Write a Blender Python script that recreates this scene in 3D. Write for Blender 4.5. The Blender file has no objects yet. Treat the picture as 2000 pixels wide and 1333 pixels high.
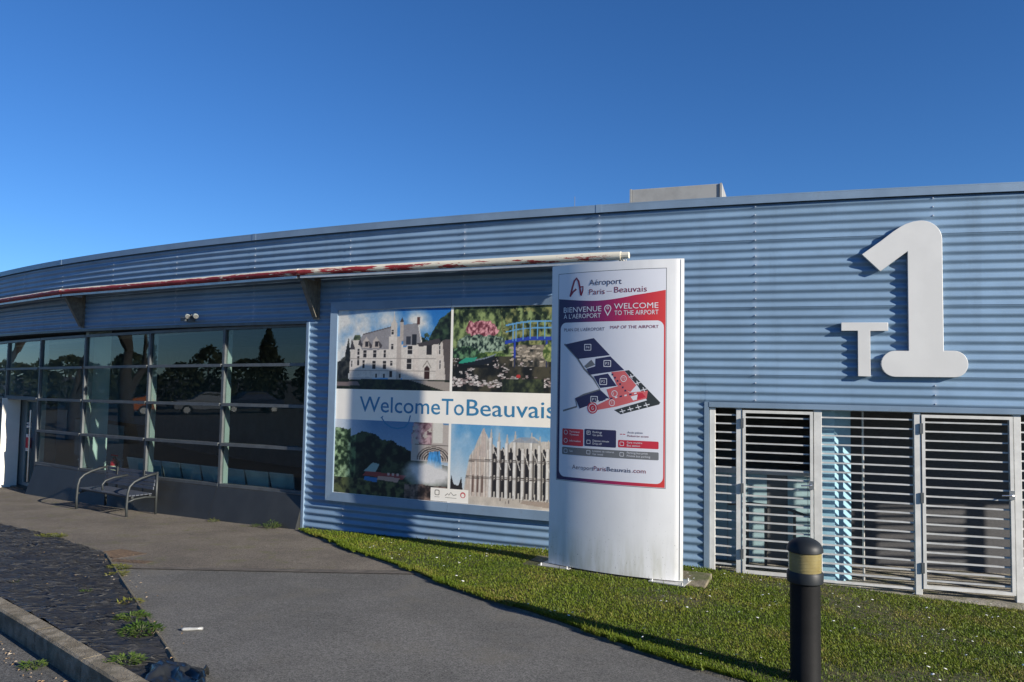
import bpy, bmesh, math, random
import numpy as np
from mathutils import Matrix, Vector
from mathutils.geometry import delaunay_2d_cdt
random.seed(4); RNG = np.random.default_rng(7)
scn = bpy.context.scene; COL = scn.collection
R = math.radians

# ------------------------------------------------------------------ camera
cam_d = bpy.data.cameras.new('camera'); cam = bpy.data.objects.new('camera', cam_d); COL.objects.link(cam)
cam_d.lens = 26.64; cam_d.sensor_width = 36; cam_d.clip_start = .05; cam_d.clip_end = 4000
cx, cy, cf = (.999856, -.000934, .016972), (-.016998, -.054968, .998343), (0, .998488, .054976)
cam.matrix_world = Matrix(((cx[0], cy[0], -cf[0], 0), (cx[1], cy[1], -cf[1], 0), (cx[2], cy[2], -cf[2], 2.3), (0, 0, 0, 1)))
scn.camera = cam
# ------------------------------------------------------------------ light
SUN_AZ, SUN_EL = 127.8, 19.2            # compass bearing from +Y clockwise to the sun
world = bpy.data.worlds.new('World'); scn.world = world; world.use_nodes = True
wn = world.node_tree; sky = wn.nodes.new('ShaderNodeTexSky'); sky.sky_type = 'NISHITA'; sky.sun_disc = False
sky.sun_elevation = R(SUN_EL); sky.sun_rotation = R(SUN_AZ); sky.air_density = .9; sky.dust_density = .0; sky.ozone_density = 2.0
wn.nodes['Background'].inputs[1].default_value = .05
hs = wn.nodes.new('ShaderNodeHueSaturation'); hs.inputs['Saturation'].default_value = 1.06
tn_ = wn.nodes.new('ShaderNodeMix'); tn_.data_type = 'RGBA'; tn_.blend_type = 'MULTIPLY'; tn_.inputs[0].default_value = 1; tn_.inputs[7].default_value = (.68, 1.02, 1.54, 1)   # cool white balance
wn.links.new(sky.outputs[0], tn_.inputs[6]); wn.links.new(tn_.outputs[2], hs.inputs['Color']); wn.links.new(hs.outputs[0], wn.nodes['Background'].inputs[0])
sl = bpy.data.lights.new('sun', 'SUN'); sun = bpy.data.objects.new('sun', sl); COL.objects.link(sun)
sl.energy = 5.0; sl.angle = R(.5); sl.color = (1, .92, .80)
a, e = R(SUN_AZ), R(SUN_EL)
sdir = Vector((math.sin(a)*math.cos(e), math.cos(a)*math.cos(e), math.sin(e)))
sun.rotation_euler = sdir.to_track_quat('Z', 'Y').to_euler(); sun.location = (20, -18, 14)
vs = scn.view_settings; vs.view_transform = 'Standard'; vs.look = 'None'; vs.exposure = 0.80; vs.gamma = 1; vs.use_curve_mapping = False

# ------------------------------------------------------------------ site geometry
CX, CY, RW = 16.936, 52.1314, 44.944     # the facade is a vertical cylinder about (CX, CY)
def W(s, off=0., z=0.):                   # s: metres along the facade, off: metres in front of it
    t = s/RW; return (CX+(RW+off)*math.sin(t), CY-(RW+off)*math.cos(t), z)
SA = [-60, -40, -30, -25.4, -21, -17, -14.8, -11.3, -8, 0]
SB = [-.6, -.45, -.25, -.12, -.03, .06, .02, -.15, -.22, -.25]
def gz(x, y):                             # ground height
    rho = np.hypot(np.asarray(x)-CX, np.asarray(y)-CY); s = np.arctan2(np.asarray(x)-CX, -(np.asarray(y)-CY))*RW
    return .05*np.clip(rho-RW, -1, 11)+np.interp(s, SA, SB)
def g(x, y): return float(gz(x, y))

# ------------------------------------------------------------------ materials
MATS = {}
def mat(name, col, rough=.6, metal=0., var=.12, vs_=3., col2=None, bump=0., bs=60., spec=.5, stretch=(1, 1, 1), detail=4., lo=.4, hi=.62):
    if name in MATS: return MATS[name]
    m = bpy.data.materials.new(name); m.use_nodes = True; t = m.node_tree; b = t.nodes['Principled BSDF']
    b.inputs['Roughness'].default_value = rough; b.inputs['Metallic'].default_value = metal
    b.inputs['Specular IOR Level'].default_value = spec
    geo = t.nodes.new('ShaderNodeNewGeometry'); mp = t.nodes.new('ShaderNodeMapping'); mp.inputs['Scale'].default_value = stretch
    t.links.new(geo.outputs['Position'], mp.inputs[0])
    n = t.nodes.new('ShaderNodeTexNoise'); n.inputs['Scale'].default_value = vs_; n.inputs['Detail'].default_value = detail; n.inputs['Roughness'].default_value = .62
    t.links.new(mp.outputs[0], n.inputs['Vector'])
    r = t.nodes.new('ShaderNodeValToRGB'); r.color_ramp.elements[0].position = lo; r.color_ramp.elements[1].position = hi
    c2 = col2 if col2 else tuple(min(1, c*(1+var)) for c in col); c1 = col if col2 else tuple(c*(1-var) for c in col)
    r.color_ramp.elements[0].color = (*c1, 1); r.color_ramp.elements[1].color = (*c2, 1)
    t.links.new(n.outputs[0], r.inputs[0]); t.links.new(r.outputs[0], b.inputs['Base Color'])
    if bump:
        n2 = t.nodes.new('ShaderNodeTexNoise'); n2.inputs['Scale'].default_value = bs; n2.inputs['Detail'].default_value = 3
        t.links.new(mp.outputs[0], n2.inputs['Vector'])
        bp = t.nodes.new('ShaderNodeBump'); bp.inputs['Strength'].default_value = bump; bp.inputs['Distance'].default_value = .02
        t.links.new(n2.outputs[0], bp.inputs['Height']); t.links.new(bp.outputs[0], b.inputs['Normal'])
    MATS[name] = m; return m
def overlay(m, col, scale, lo, hi, stretch=(1, 1, 1), detail=5., zr=None, gate=1.):
    """stains of another colour on an existing material; zr=(z0,z1) fades them out upward"""
    t = m.node_tree; b = t.nodes['Principled BSDF']; src = b.inputs['Base Color'].links[0].from_socket
    geo = t.nodes.new('ShaderNodeNewGeometry'); mp = t.nodes.new('ShaderNodeMapping'); mp.inputs['Scale'].default_value = stretch
    t.links.new(geo.outputs['Position'], mp.inputs[0])
    n = t.nodes.new('ShaderNodeTexNoise'); n.inputs['Scale'].default_value = scale; n.inputs['Detail'].default_value = detail; n.inputs['Roughness'].default_value = .65
    t.links.new(mp.outputs[0], n.inputs['Vector'])
    mr = t.nodes.new('ShaderNodeMapRange'); mr.inputs[1].default_value = lo; mr.inputs[2].default_value = hi; mr.inputs[4].default_value = gate
    t.links.new(n.outputs[0], mr.inputs[0]); fac = mr.outputs[0]
    if zr:
        sp = t.nodes.new('ShaderNodeSeparateXYZ'); t.links.new(geo.outputs['Position'], sp.inputs[0])
        m2 = t.nodes.new('ShaderNodeMapRange'); m2.inputs[1].default_value = zr[0]; m2.inputs[2].default_value = zr[1]; m2.inputs[3].default_value = 1; m2.inputs[4].default_value = 0
        t.links.new(sp.outputs[2], m2.inputs[0]); mu = t.nodes.new('ShaderNodeMath'); mu.operation = 'MULTIPLY'
        t.links.new(fac, mu.inputs[0]); t.links.new(m2.outputs[0], mu.inputs[1]); fac = mu.outputs[0]
    mx = t.nodes.new('ShaderNodeMix'); mx.data_type = 'RGBA'; mx.inputs[7].default_value = (*col, 1)
    t.links.new(fac, mx.inputs[0]); t.links.new(src, mx.inputs[6]); t.links.new(mx.outputs[2], b.inputs['Base Color'])
    return m
def island(name, stops, rough=.6, trans=0.):
    m = bpy.data.materials.new(name); m.use_nodes = True; t = m.node_tree; b = t.nodes['Principled BSDF']; b.inputs['Roughness'].default_value = rough
    b.inputs['Specular IOR Level'].default_value = .25
    geo = t.nodes.new('ShaderNodeNewGeometry'); r = t.nodes.new('ShaderNodeValToRGB')
    while len(r.color_ramp.elements) < len(stops): r.color_ramp.elements.new(.5)
    for el, (p, c) in zip(r.color_ramp.elements, stops): el.position = p; el.color = (*c, 1)
    n = t.nodes.new('ShaderNodeTexNoise'); n.inputs['Scale'].default_value = 1.6; n.inputs['Detail'].default_value = 5
    t.links.new(geo.outputs['Position'], n.inputs['Vector'])
    ma = t.nodes.new('ShaderNodeMath'); ma.operation = 'MULTIPLY_ADD'; ma.inputs[1].default_value = .45
    mr = t.nodes.new('ShaderNodeMapRange'); mr.inputs[1].default_value = .3; mr.inputs[2].default_value = .72; mr.inputs[4].default_value = .6
    t.links.new(n.outputs[0], mr.inputs[0]); t.links.new(geo.outputs['Random Per Island'], ma.inputs[0]); t.links.new(mr.outputs[0], ma.inputs[2])
    t.links.new(ma.outputs[0], r.inputs[0]); t.links.new(r.outputs[0], b.inputs['Base Color'])
    if trans:
        tr = t.nodes.new('ShaderNodeBsdfTranslucent'); t.links.new(r.outputs[0], tr.inputs[0]); mx = t.nodes.new('ShaderNodeMixShader'); mx.inputs[0].default_value = trans
        t.links.new(b.outputs[0], mx.inputs[1]); t.links.new(tr.outputs[0], mx.inputs[2]); t.links.new(mx.outputs[0], t.nodes['Material Output'].inputs[0])
    return m
def vcol(name, rough=.45):
    m = bpy.data.materials.new(name); m.use_nodes = True; t = m.node_tree; b = t.nodes['Principled BSDF']; b.inputs['Roughness'].default_value = rough
    at = t.nodes.new('ShaderNodeAttribute'); at.attribute_name = 'print'; t.links.new(at.outputs[0], b.inputs['Base Color']); return m
def glassmat(name, tint, ior):
    m = bpy.data.materials.new(name); m.use_nodes = True; t = m.node_tree; t.nodes.remove(t.nodes['Principled BSDF'])
    f = t.nodes.new('ShaderNodeFresnel'); f.inputs[0].default_value = ior
    tr = t.nodes.new('ShaderNodeBsdfTransparent'); tr.inputs[0].default_value = (*tint, 1)
    gl = t.nodes.new('ShaderNodeBsdfGlossy'); gl.inputs['Roughness'].default_value = .0; gl.inputs[0].default_value = (.92, .97, 1, 1)
    n = t.nodes.new('ShaderNodeTexNoise'); n.inputs['Scale'].default_value = 1.3; geo = t.nodes.new('ShaderNodeNewGeometry'); t.links.new(geo.outputs['Position'], n.inputs['Vector'])
    bp = t.nodes.new('ShaderNodeBump'); bp.inputs['Strength'].default_value = .02; bp.inputs['Distance'].default_value = .05; t.links.new(n.outputs[0], bp.inputs['Height']); t.links.new(bp.outputs[0], gl.inputs['Normal'])
    iv = t.nodes.new('ShaderNodeMath'); iv.operation = 'SUBTRACT'; iv.inputs[0].default_value = 1; t.links.new(geo.outputs['Backfacing'], iv.inputs[1]); fm = t.nodes.new('ShaderNodeMath'); fm.operation = 'MULTIPLY'; t.links.new(f.outputs[0], fm.inputs[0]); t.links.new(iv.outputs[0], fm.inputs[1])   # outer face reflects, inner face only transmits
    mx = t.nodes.new('ShaderNodeMixShader'); t.links.new(fm.outputs[0], mx.inputs[0]); t.links.new(tr.outputs[0], mx.inputs[1]); t.links.new(gl.outputs[0], mx.inputs[2])
    t.links.new(mx.outputs[0], t.nodes['Material Output'].inputs[0]); return m

M_clad = mat('blue_steel_cladding', (.188, .288, .405), .42, .1, .07, 1.3, spec=.45)
overlay(M_clad, (.10, .14, .19), 3.5, .55, .85, (1, 1, .06), gate=.5)
overlay(M_clad, (.23, .24, .24), 2.2, .5, .75, (1, 1, .25), zr=(-.05, .35), gate=.8)
def seam_light(m):  # light catching the sheet-lap edges, painted as pale bands in the base colour
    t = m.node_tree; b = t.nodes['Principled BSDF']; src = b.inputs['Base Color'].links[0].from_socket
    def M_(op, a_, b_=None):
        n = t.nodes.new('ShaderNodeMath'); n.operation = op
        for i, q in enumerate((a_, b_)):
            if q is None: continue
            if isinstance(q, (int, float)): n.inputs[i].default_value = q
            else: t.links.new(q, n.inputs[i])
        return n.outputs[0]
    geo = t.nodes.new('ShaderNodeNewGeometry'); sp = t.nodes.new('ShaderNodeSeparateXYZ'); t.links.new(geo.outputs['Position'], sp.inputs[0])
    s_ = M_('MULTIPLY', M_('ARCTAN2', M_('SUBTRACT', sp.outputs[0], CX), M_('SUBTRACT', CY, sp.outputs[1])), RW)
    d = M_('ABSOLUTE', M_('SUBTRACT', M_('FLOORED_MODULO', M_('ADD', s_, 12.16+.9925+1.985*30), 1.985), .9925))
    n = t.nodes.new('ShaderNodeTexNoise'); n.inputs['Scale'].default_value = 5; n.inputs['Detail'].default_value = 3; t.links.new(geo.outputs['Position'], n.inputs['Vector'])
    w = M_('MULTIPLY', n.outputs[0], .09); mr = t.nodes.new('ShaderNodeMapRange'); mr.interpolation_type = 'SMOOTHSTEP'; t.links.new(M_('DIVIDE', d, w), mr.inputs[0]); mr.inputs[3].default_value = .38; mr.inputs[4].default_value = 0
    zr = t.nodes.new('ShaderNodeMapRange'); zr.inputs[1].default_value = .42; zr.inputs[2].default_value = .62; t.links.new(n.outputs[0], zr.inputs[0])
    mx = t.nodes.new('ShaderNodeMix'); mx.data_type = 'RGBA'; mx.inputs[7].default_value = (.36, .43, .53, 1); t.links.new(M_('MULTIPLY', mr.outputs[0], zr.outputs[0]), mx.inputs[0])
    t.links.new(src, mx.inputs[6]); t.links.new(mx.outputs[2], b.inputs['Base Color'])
seam_light(M_clad)
M_clad2 = mat('blue_steel_flashing', (.185, .26, .35), .4, .15, .08, 1.5)
overlay(M_clad2, (.12, .13, .12), 3, .62, .8, gate=.5)
M_screw = mat('screw_steel', (.5, .54, .6), .4, .1, .05)
M_white = mat('white_letter_paint', (.58, .58, .565), .4, 0, .03, 2)
M_totem = mat('totem_white_enamel', (.77, .77, .76), .33, 0, .025, 1.5)
overlay(M_totem, (.30, .29, .14), 7, .40, .75, (1, 1, .16), zr=(.1, .64), gate=.85)
overlay(M_totem, (.06, .06, .04), 55, .64, .70, (1, 1, .5), zr=(.1, 1.0), gate=.9)
overlay(M_totem, (.5, .5, .49), 2.5, .5, .8, (1, 1, .08), gate=.5)
M_alu = mat('brushed_aluminium', (.55, .55, .53), .42, .55, .08, 6)
M_lg = mat('light_grey_paint', (.56, .56, .54), .45, 0, .08, 6)
M_sl = mat('slat_grey_paint', (.44, .45, .45), .5, 0, .1, 6)
M_alud = mat('dark_grey_frame', (.11, .12, .125), .45, .3, .12, 5)
M_mull = mat('pale_mullion', (.30, .34, .33), .5, .1, .06, 3)
M_base = mat('charcoal_panel', (.024, .026, .026), .55, 0, .12, 2.5, bump=.05, bs=30)
overlay(M_base, (.10, .095, .08), 7, .6, .8, zr=(-.25, .12), gate=.7)
M_conc = mat('weathered_concrete', (.20, .185, .15), .9, 0, .3, 7, col2=(.34, .31, .26), bump=.5, bs=70)
overlay(M_conc, (.10, .11, .04), 6, .52, .66, gate=.75)
M_kerb = mat('kerb_concrete', (.15, .125, .085), .92, 0, .3, 9, col2=(.27, .235, .175), bump=.7, bs=90)
overlay(M_kerb, (.09, .08, .05), 4, .52, .68, gate=.7)
M_edge = mat('edging_concrete', (.085, .072, .05), .92, 0, .3, 9, col2=(.15, .135, .10), bump=.6, bs=90)
def asphalt(name, c1, c2, gr=260.):
    m = mat(name, c1, .92, 0, .2, 1.1, col2=c2, bump=.55, bs=gr, detail=6)
    t = m.node_tree; b = t.nodes['Principled BSDF']; src = b.inputs['Base Color'].links[0].from_socket
    geo = t.nodes.new('ShaderNodeNewGeometry'); v = t.nodes.new('ShaderNodeTexVoronoi'); v.inputs['Scale'].default_value = gr*.42
    t.links.new(geo.outputs['Position'], v.inputs['Vector']); sp = t.nodes.new('ShaderNodeSeparateXYZ'); t.links.new(v.outputs['Color'], sp.inputs[0])
    mr = t.nodes.new('ShaderNodeMapRange'); mr.inputs[3].default_value = .5; mr.inputs[4].default_value = 1.5; t.links.new(sp.outputs[0], mr.inputs[0])
    mx = t.nodes.new('ShaderNodeMix'); mx.data_type = 'RGBA'; mx.blend_type = 'MULTIPLY'; mx.inputs[0].default_value = 1
    t.links.new(src, mx.inputs[6]); t.links.new(mr.outputs[0], mx.inputs[7]); t.links.new(mx.outputs[2], b.inputs['Base Color']); return m
M_asph = asphalt('grey_asphalt', (.094, .092, .085), (.126, .123, .114))
M_asph2 = asphalt('old_brown_asphalt', (.112, .096, .077), (.160, .138, .110))
overlay(M_asph2, (.10, .105, .03), 3.2, .56, .70, gate=.8)
def cracks(m, sc, w, col, gate):
    t = m.node_tree; b = t.nodes['Principled BSDF']; src = b.inputs['Base Color'].links[0].from_socket; geo = t.nodes.new('ShaderNodeNewGeometry')
    n = t.nodes.new('ShaderNodeTexNoise'); n.inputs['Scale'].default_value = 2.2; n.inputs['Detail'].default_value = 6; t.links.new(geo.outputs['Position'], n.inputs['Vector'])
    ad = t.nodes.new('ShaderNodeVectorMath'); ad.operation = 'MULTIPLY_ADD'; ad.inputs[1].default_value = (.7, .7, .7); t.links.new(n.outputs['Color'], ad.inputs[0]); t.links.new(geo.outputs['Position'], ad.inputs[2])
    v = t.nodes.new('ShaderNodeTexVoronoi'); v.feature = 'DISTANCE_TO_EDGE'; v.inputs['Scale'].default_value = sc; t.links.new(ad.outputs[0], v.inputs['Vector'])
    mr = t.nodes.new('ShaderNodeMapRange'); mr.inputs[1].default_value = 0; mr.inputs[2].default_value = w; mr.inputs[3].default_value = gate; mr.inputs[4].default_value = 0; t.links.new(v.outputs[0], mr.inputs[0])
    n2 = t.nodes.new('ShaderNodeTexNoise'); n2.inputs['Scale'].default_value = .7; t.links.new(geo.outputs['Position'], n2.inputs['Vector']); m2 = t.nodes.new('ShaderNodeMapRange'); m2.inputs[1].default_value = .48; m2.inputs[2].default_value = .58; t.links.new(n2.outputs[0], m2.inputs[0])
    mu = t.nodes.new('ShaderNodeMath'); mu.operation = 'MULTIPLY'; t.links.new(mr.outputs[0], mu.inputs[0]); t.links.new(m2.outputs[0], mu.inputs[1])
    mx = t.nodes.new('ShaderNodeMix'); mx.data_type = 'RGBA'; mx.inputs[7].default_value = (*col, 1); t.links.new(mu.outputs[0], mx.inputs[0]); t.links.new(src, mx.inputs[6]); t.links.new(mx.outputs[2], b.inputs['Base Color'])
cracks(M_asph2, .55, .006, (.05, .045, .03), .75)
overlay(M_asph, (.135, .123, .098), 1.7, .54, .72, gate=.55); overlay(M_asph, (.075, .075, .075), 2.6, .6, .72, gate=.45); overlay(M_asph2, (.085, .075, .06), 1.4, .56, .7, gate=.5)
overlay(M_asph, (.30, .29, .27), 160, .66, .70, gate=.8, detail=1.); overlay(M_asph2, (.30, .27, .22), 150, .66, .70, gate=.7, detail=1.)
M_road = asphalt('road_asphalt', (.078, .079, .076), (.108, .105, .098), 200)
overlay(M_road, (.22, .14, .06), 9, .66, .74, gate=.7)
M_memb = mat('black_weed_membrane', (.034, .034, .034), .42, 0, .2, 5, bump=.4, bs=240, spec=.35)
overlay(M_memb, (.10, .085, .06), 11, .64, .74, gate=.6)
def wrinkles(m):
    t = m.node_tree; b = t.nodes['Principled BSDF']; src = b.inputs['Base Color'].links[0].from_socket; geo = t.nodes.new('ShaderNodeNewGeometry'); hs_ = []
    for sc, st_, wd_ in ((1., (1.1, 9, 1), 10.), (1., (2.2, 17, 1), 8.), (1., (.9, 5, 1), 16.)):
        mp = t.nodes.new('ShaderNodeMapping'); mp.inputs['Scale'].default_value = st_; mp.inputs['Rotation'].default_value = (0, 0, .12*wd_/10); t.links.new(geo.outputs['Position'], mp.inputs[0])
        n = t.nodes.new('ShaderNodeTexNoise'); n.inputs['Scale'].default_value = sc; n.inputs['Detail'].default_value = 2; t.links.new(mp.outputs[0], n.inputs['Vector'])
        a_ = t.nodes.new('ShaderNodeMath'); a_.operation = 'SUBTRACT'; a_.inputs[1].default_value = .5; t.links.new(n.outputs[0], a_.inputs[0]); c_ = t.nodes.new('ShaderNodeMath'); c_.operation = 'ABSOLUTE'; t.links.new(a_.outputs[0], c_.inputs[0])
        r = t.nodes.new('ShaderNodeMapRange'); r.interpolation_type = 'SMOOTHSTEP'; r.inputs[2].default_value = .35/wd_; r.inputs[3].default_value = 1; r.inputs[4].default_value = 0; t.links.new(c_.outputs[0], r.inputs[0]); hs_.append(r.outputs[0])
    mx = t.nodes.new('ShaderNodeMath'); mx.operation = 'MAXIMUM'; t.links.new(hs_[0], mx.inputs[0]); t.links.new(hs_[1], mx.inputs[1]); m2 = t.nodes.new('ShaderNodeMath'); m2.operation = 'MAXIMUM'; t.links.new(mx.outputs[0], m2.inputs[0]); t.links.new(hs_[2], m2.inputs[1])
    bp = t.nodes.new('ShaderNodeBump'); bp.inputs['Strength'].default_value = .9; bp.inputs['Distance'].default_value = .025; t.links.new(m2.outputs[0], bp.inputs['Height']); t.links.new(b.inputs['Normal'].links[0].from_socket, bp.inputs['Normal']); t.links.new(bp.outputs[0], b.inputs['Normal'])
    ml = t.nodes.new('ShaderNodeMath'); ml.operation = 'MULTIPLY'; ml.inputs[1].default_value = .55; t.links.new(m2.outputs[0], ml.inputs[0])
    q = t.nodes.new('ShaderNodeMix'); q.data_type = 'RGBA'; q.inputs[7].default_value = (.10, .098, .09, 1); t.links.new(ml.outputs[0], q.inputs[0]); t.links.new(src, q.inputs[6]); t.links.new(q.outputs[2], b.inputs['Base Color'])  # fold crests also lightened in the colour, standing in for sun on them
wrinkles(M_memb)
M_soil = mat('lawn_soil', (.035, .045, .010), .95, 0, .3, 9, col2=(.07, .058, .02), bump=.6, bs=60)
M_black = mat('black_gap', (.012, .012, .013), .7)
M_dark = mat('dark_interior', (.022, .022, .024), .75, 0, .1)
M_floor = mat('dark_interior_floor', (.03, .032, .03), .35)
M_bench = mat('grey_green_tube', (.032, .037, .038), .5, .1, .08, 6)
M_slat = mat('blue_black_slat', (.095, .108, .135), .45, .3, .1, 6)
M_boll = mat('charcoal_bollard', (.010, .010, .0105), .6, 0, .12, 9, bump=.05, bs=120, spec=.15)
M_cap = mat('dark_cap', (.012, .015, .018), .5, spec=.3)
M_red = mat('extinguisher_red', (.55, .02, .03), .25)
M_navy = mat('print_navy', (.028, .028, .085), .4, 0, .02)
M_pred = mat('print_red', (.52, .03, .05), .4, 0, .02)
M_pink = mat('print_coral', (.62, .13, .13), .4, 0, .02)
M_pgrey = mat('print_grey', (.16, .165, .17), .4, 0, .02)
M_pdark = mat('print_dark_grey', (.035, .04, .04), .4, 0, .02)
M_pwhite = mat('print_white', (.72, .72, .74), .38, 0, .01)
M_pale = mat('print_panel_white', (.70, .71, .75), .3, 0, .01)
M_pblue = mat('print_blue', (.045, .21, .38), .4, 0, .02)
M_cream = mat('print_cream', (.93, .87, .76), .45, 0, .02)
M_pgold = mat('logo_ink', (.33, .30, .25), .45)
M_glass = glassmat('window_glass', (.86, .93, .91), 1.6)
M_lens = bpy.data.materials.new('yellowed_lens'); M_lens.use_nodes = True
_b = M_lens.node_tree.nodes['Principled BSDF']; _b.inputs['Base Color'].default_value = (.42, .33, .09, 1); _b.inputs['Roughness'].default_value = .22
_n = M_lens.node_tree.nodes.new('ShaderNodeTexNoise'); _n.inputs['Scale'].default_value = 12; _r = M_lens.node_tree.nodes.new('ShaderNodeValToRGB')
_r.color_ramp.elements[0].color = (.20, .15, .05, 1); _r.color_ramp.elements[1].color = (.38, .33, .16, 1)
_g = M_lens.node_tree.nodes.new('ShaderNodeNewGeometry'); M_lens.node_tree.links.new(_g.outputs['Position'], _n.inputs['Vector'])
M_lens.node_tree.links.new(_n.outputs[0], _r.inputs[0]); M_lens.node_tree.links.new(_r.outputs[0], _b.inputs['Base Color']); _b.inputs['Transmission Weight'].default_value = .25
M_soff = mat('canopy_soffit', (.05, .05, .05), .6, .2)
M_brk = mat('cream_bracket_paint', (.15, .14, .115), .6, 0, .2, 14)
overlay(M_brk, (.16, .12, .07), 22, .55, .7, gate=.8)
M_teal = mat('pale_teal_panel', (.36, .52, .56), .5, 0, .04)
M_column = mat('interior_column_paint', (.62, .72, .69), .55, 0, .03)
M_skyblue = mat('sky_blue_panel', (.24, .42, .52), .5, 0, .05)
M_chair = mat('chair_mesh_grey', (.36, .41, .39), .6, 0)
M_chrome = mat('chrome', (.6, .6, .6), .25, .9, .05)
M_rust = mat('rusty_cover', (.06, .040, .027), .85, 0, .3, 20, col2=(.10, .068, .045), bump=.6, bs=120)
M_unit = mat('galvanised_unit', (.27, .275, .27), .7, 0, .1, 2.5)
# peeling fascia: dull red primer under flaking off-white paint
M_fasc = mat('peeling_fascia', (.27, .028, .03), .6, 0, .2, 3, spec=.4)
_t = M_fasc.node_tree; _b = _t.nodes['Principled BSDF']; _src = _b.inputs['Base Color'].links[0].from_socket
_g = _t.nodes.new('ShaderNodeNewGeometry'); _sp = _t.nodes.new('ShaderNodeSeparateXYZ'); _t.links.new(_g.outputs['Position'], _sp.inputs[0])
_mp = _t.nodes.new('ShaderNodeMapping'); _mp.inputs['Scale'].default_value = (.62, .62, 4.5); _t.links.new(_g.outputs['Position'], _mp.inputs[0])
_n = _t.nodes.new('ShaderNodeTexNoise'); _n.inputs['Scale'].default_value = 4.5; _n.inputs['Detail'].default_value = 8; _n.inputs['Roughness'].default_value = .72; _t.links.new(_mp.outputs[0], _n.inputs['Vector'])
_mr = _t.nodes.new('ShaderNodeMapRange'); _mr.inputs[1].default_value = -4; _mr.inputs[2].default_value = 1.2; _mr.inputs[3].default_value = -.06; _mr.inputs[4].default_value = .14; _t.links.new(_sp.outputs[0], _mr.inputs[0])
_mz = _t.nodes.new('ShaderNodeMapRange'); _mz.inputs[1].default_value = 3.947; _mz.inputs[2].default_value = 3.972; _mz.inputs[3].default_value = 0; _mz.inputs[4].default_value = .3; _t.links.new(_sp.outputs[2], _mz.inputs[0])
_ad = _t.nodes.new('ShaderNodeMath'); _t.links.new(_n.outputs[0], _ad.inputs[0]); _t.links.new(_mr.outputs[0], _ad.inputs[1])
_ad2 = _t.nodes.new('ShaderNodeMath'); _t.links.new(_ad.outputs[0], _ad2.inputs[0]); _t.links.new(_mz.outputs[0], _ad2.inputs[1])
_st = _t.nodes.new('ShaderNodeMapRange'); _st.inputs[1].default_value = .535; _st.inputs[2].default_value = .56; _t.links.new(_ad2.outputs[0], _st.inputs[0])
_mx = _t.nodes.new('ShaderNodeMix'); _mx.data_type = 'RGBA'; _mx.inputs[7].default_value = (.62, .58, .47, 1)
_t.links.new(_st.outputs[0], _mx.inputs[0]); _t.links.new(_src, _mx.inputs[6]); _t.links.new(_mx.outputs[2], _b.inputs['Base Color'])
def gradmat(name):                         # printed navy to magenta to red band
    m = bpy.data.materials.new(name); m.use_nodes = True; t = m.node_tree; b = t.nodes['Principled BSDF']; b.inputs['Roughness'].default_value = .4
    at = t.nodes.new('ShaderNodeAttribute'); at.attribute_name = 'print'; t.links.new(at.outputs[0], b.inputs['Base Color']); return m
M_grad = gradmat('print_gradient')
M_photo = vcol('printed_photograph', .5)

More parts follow.
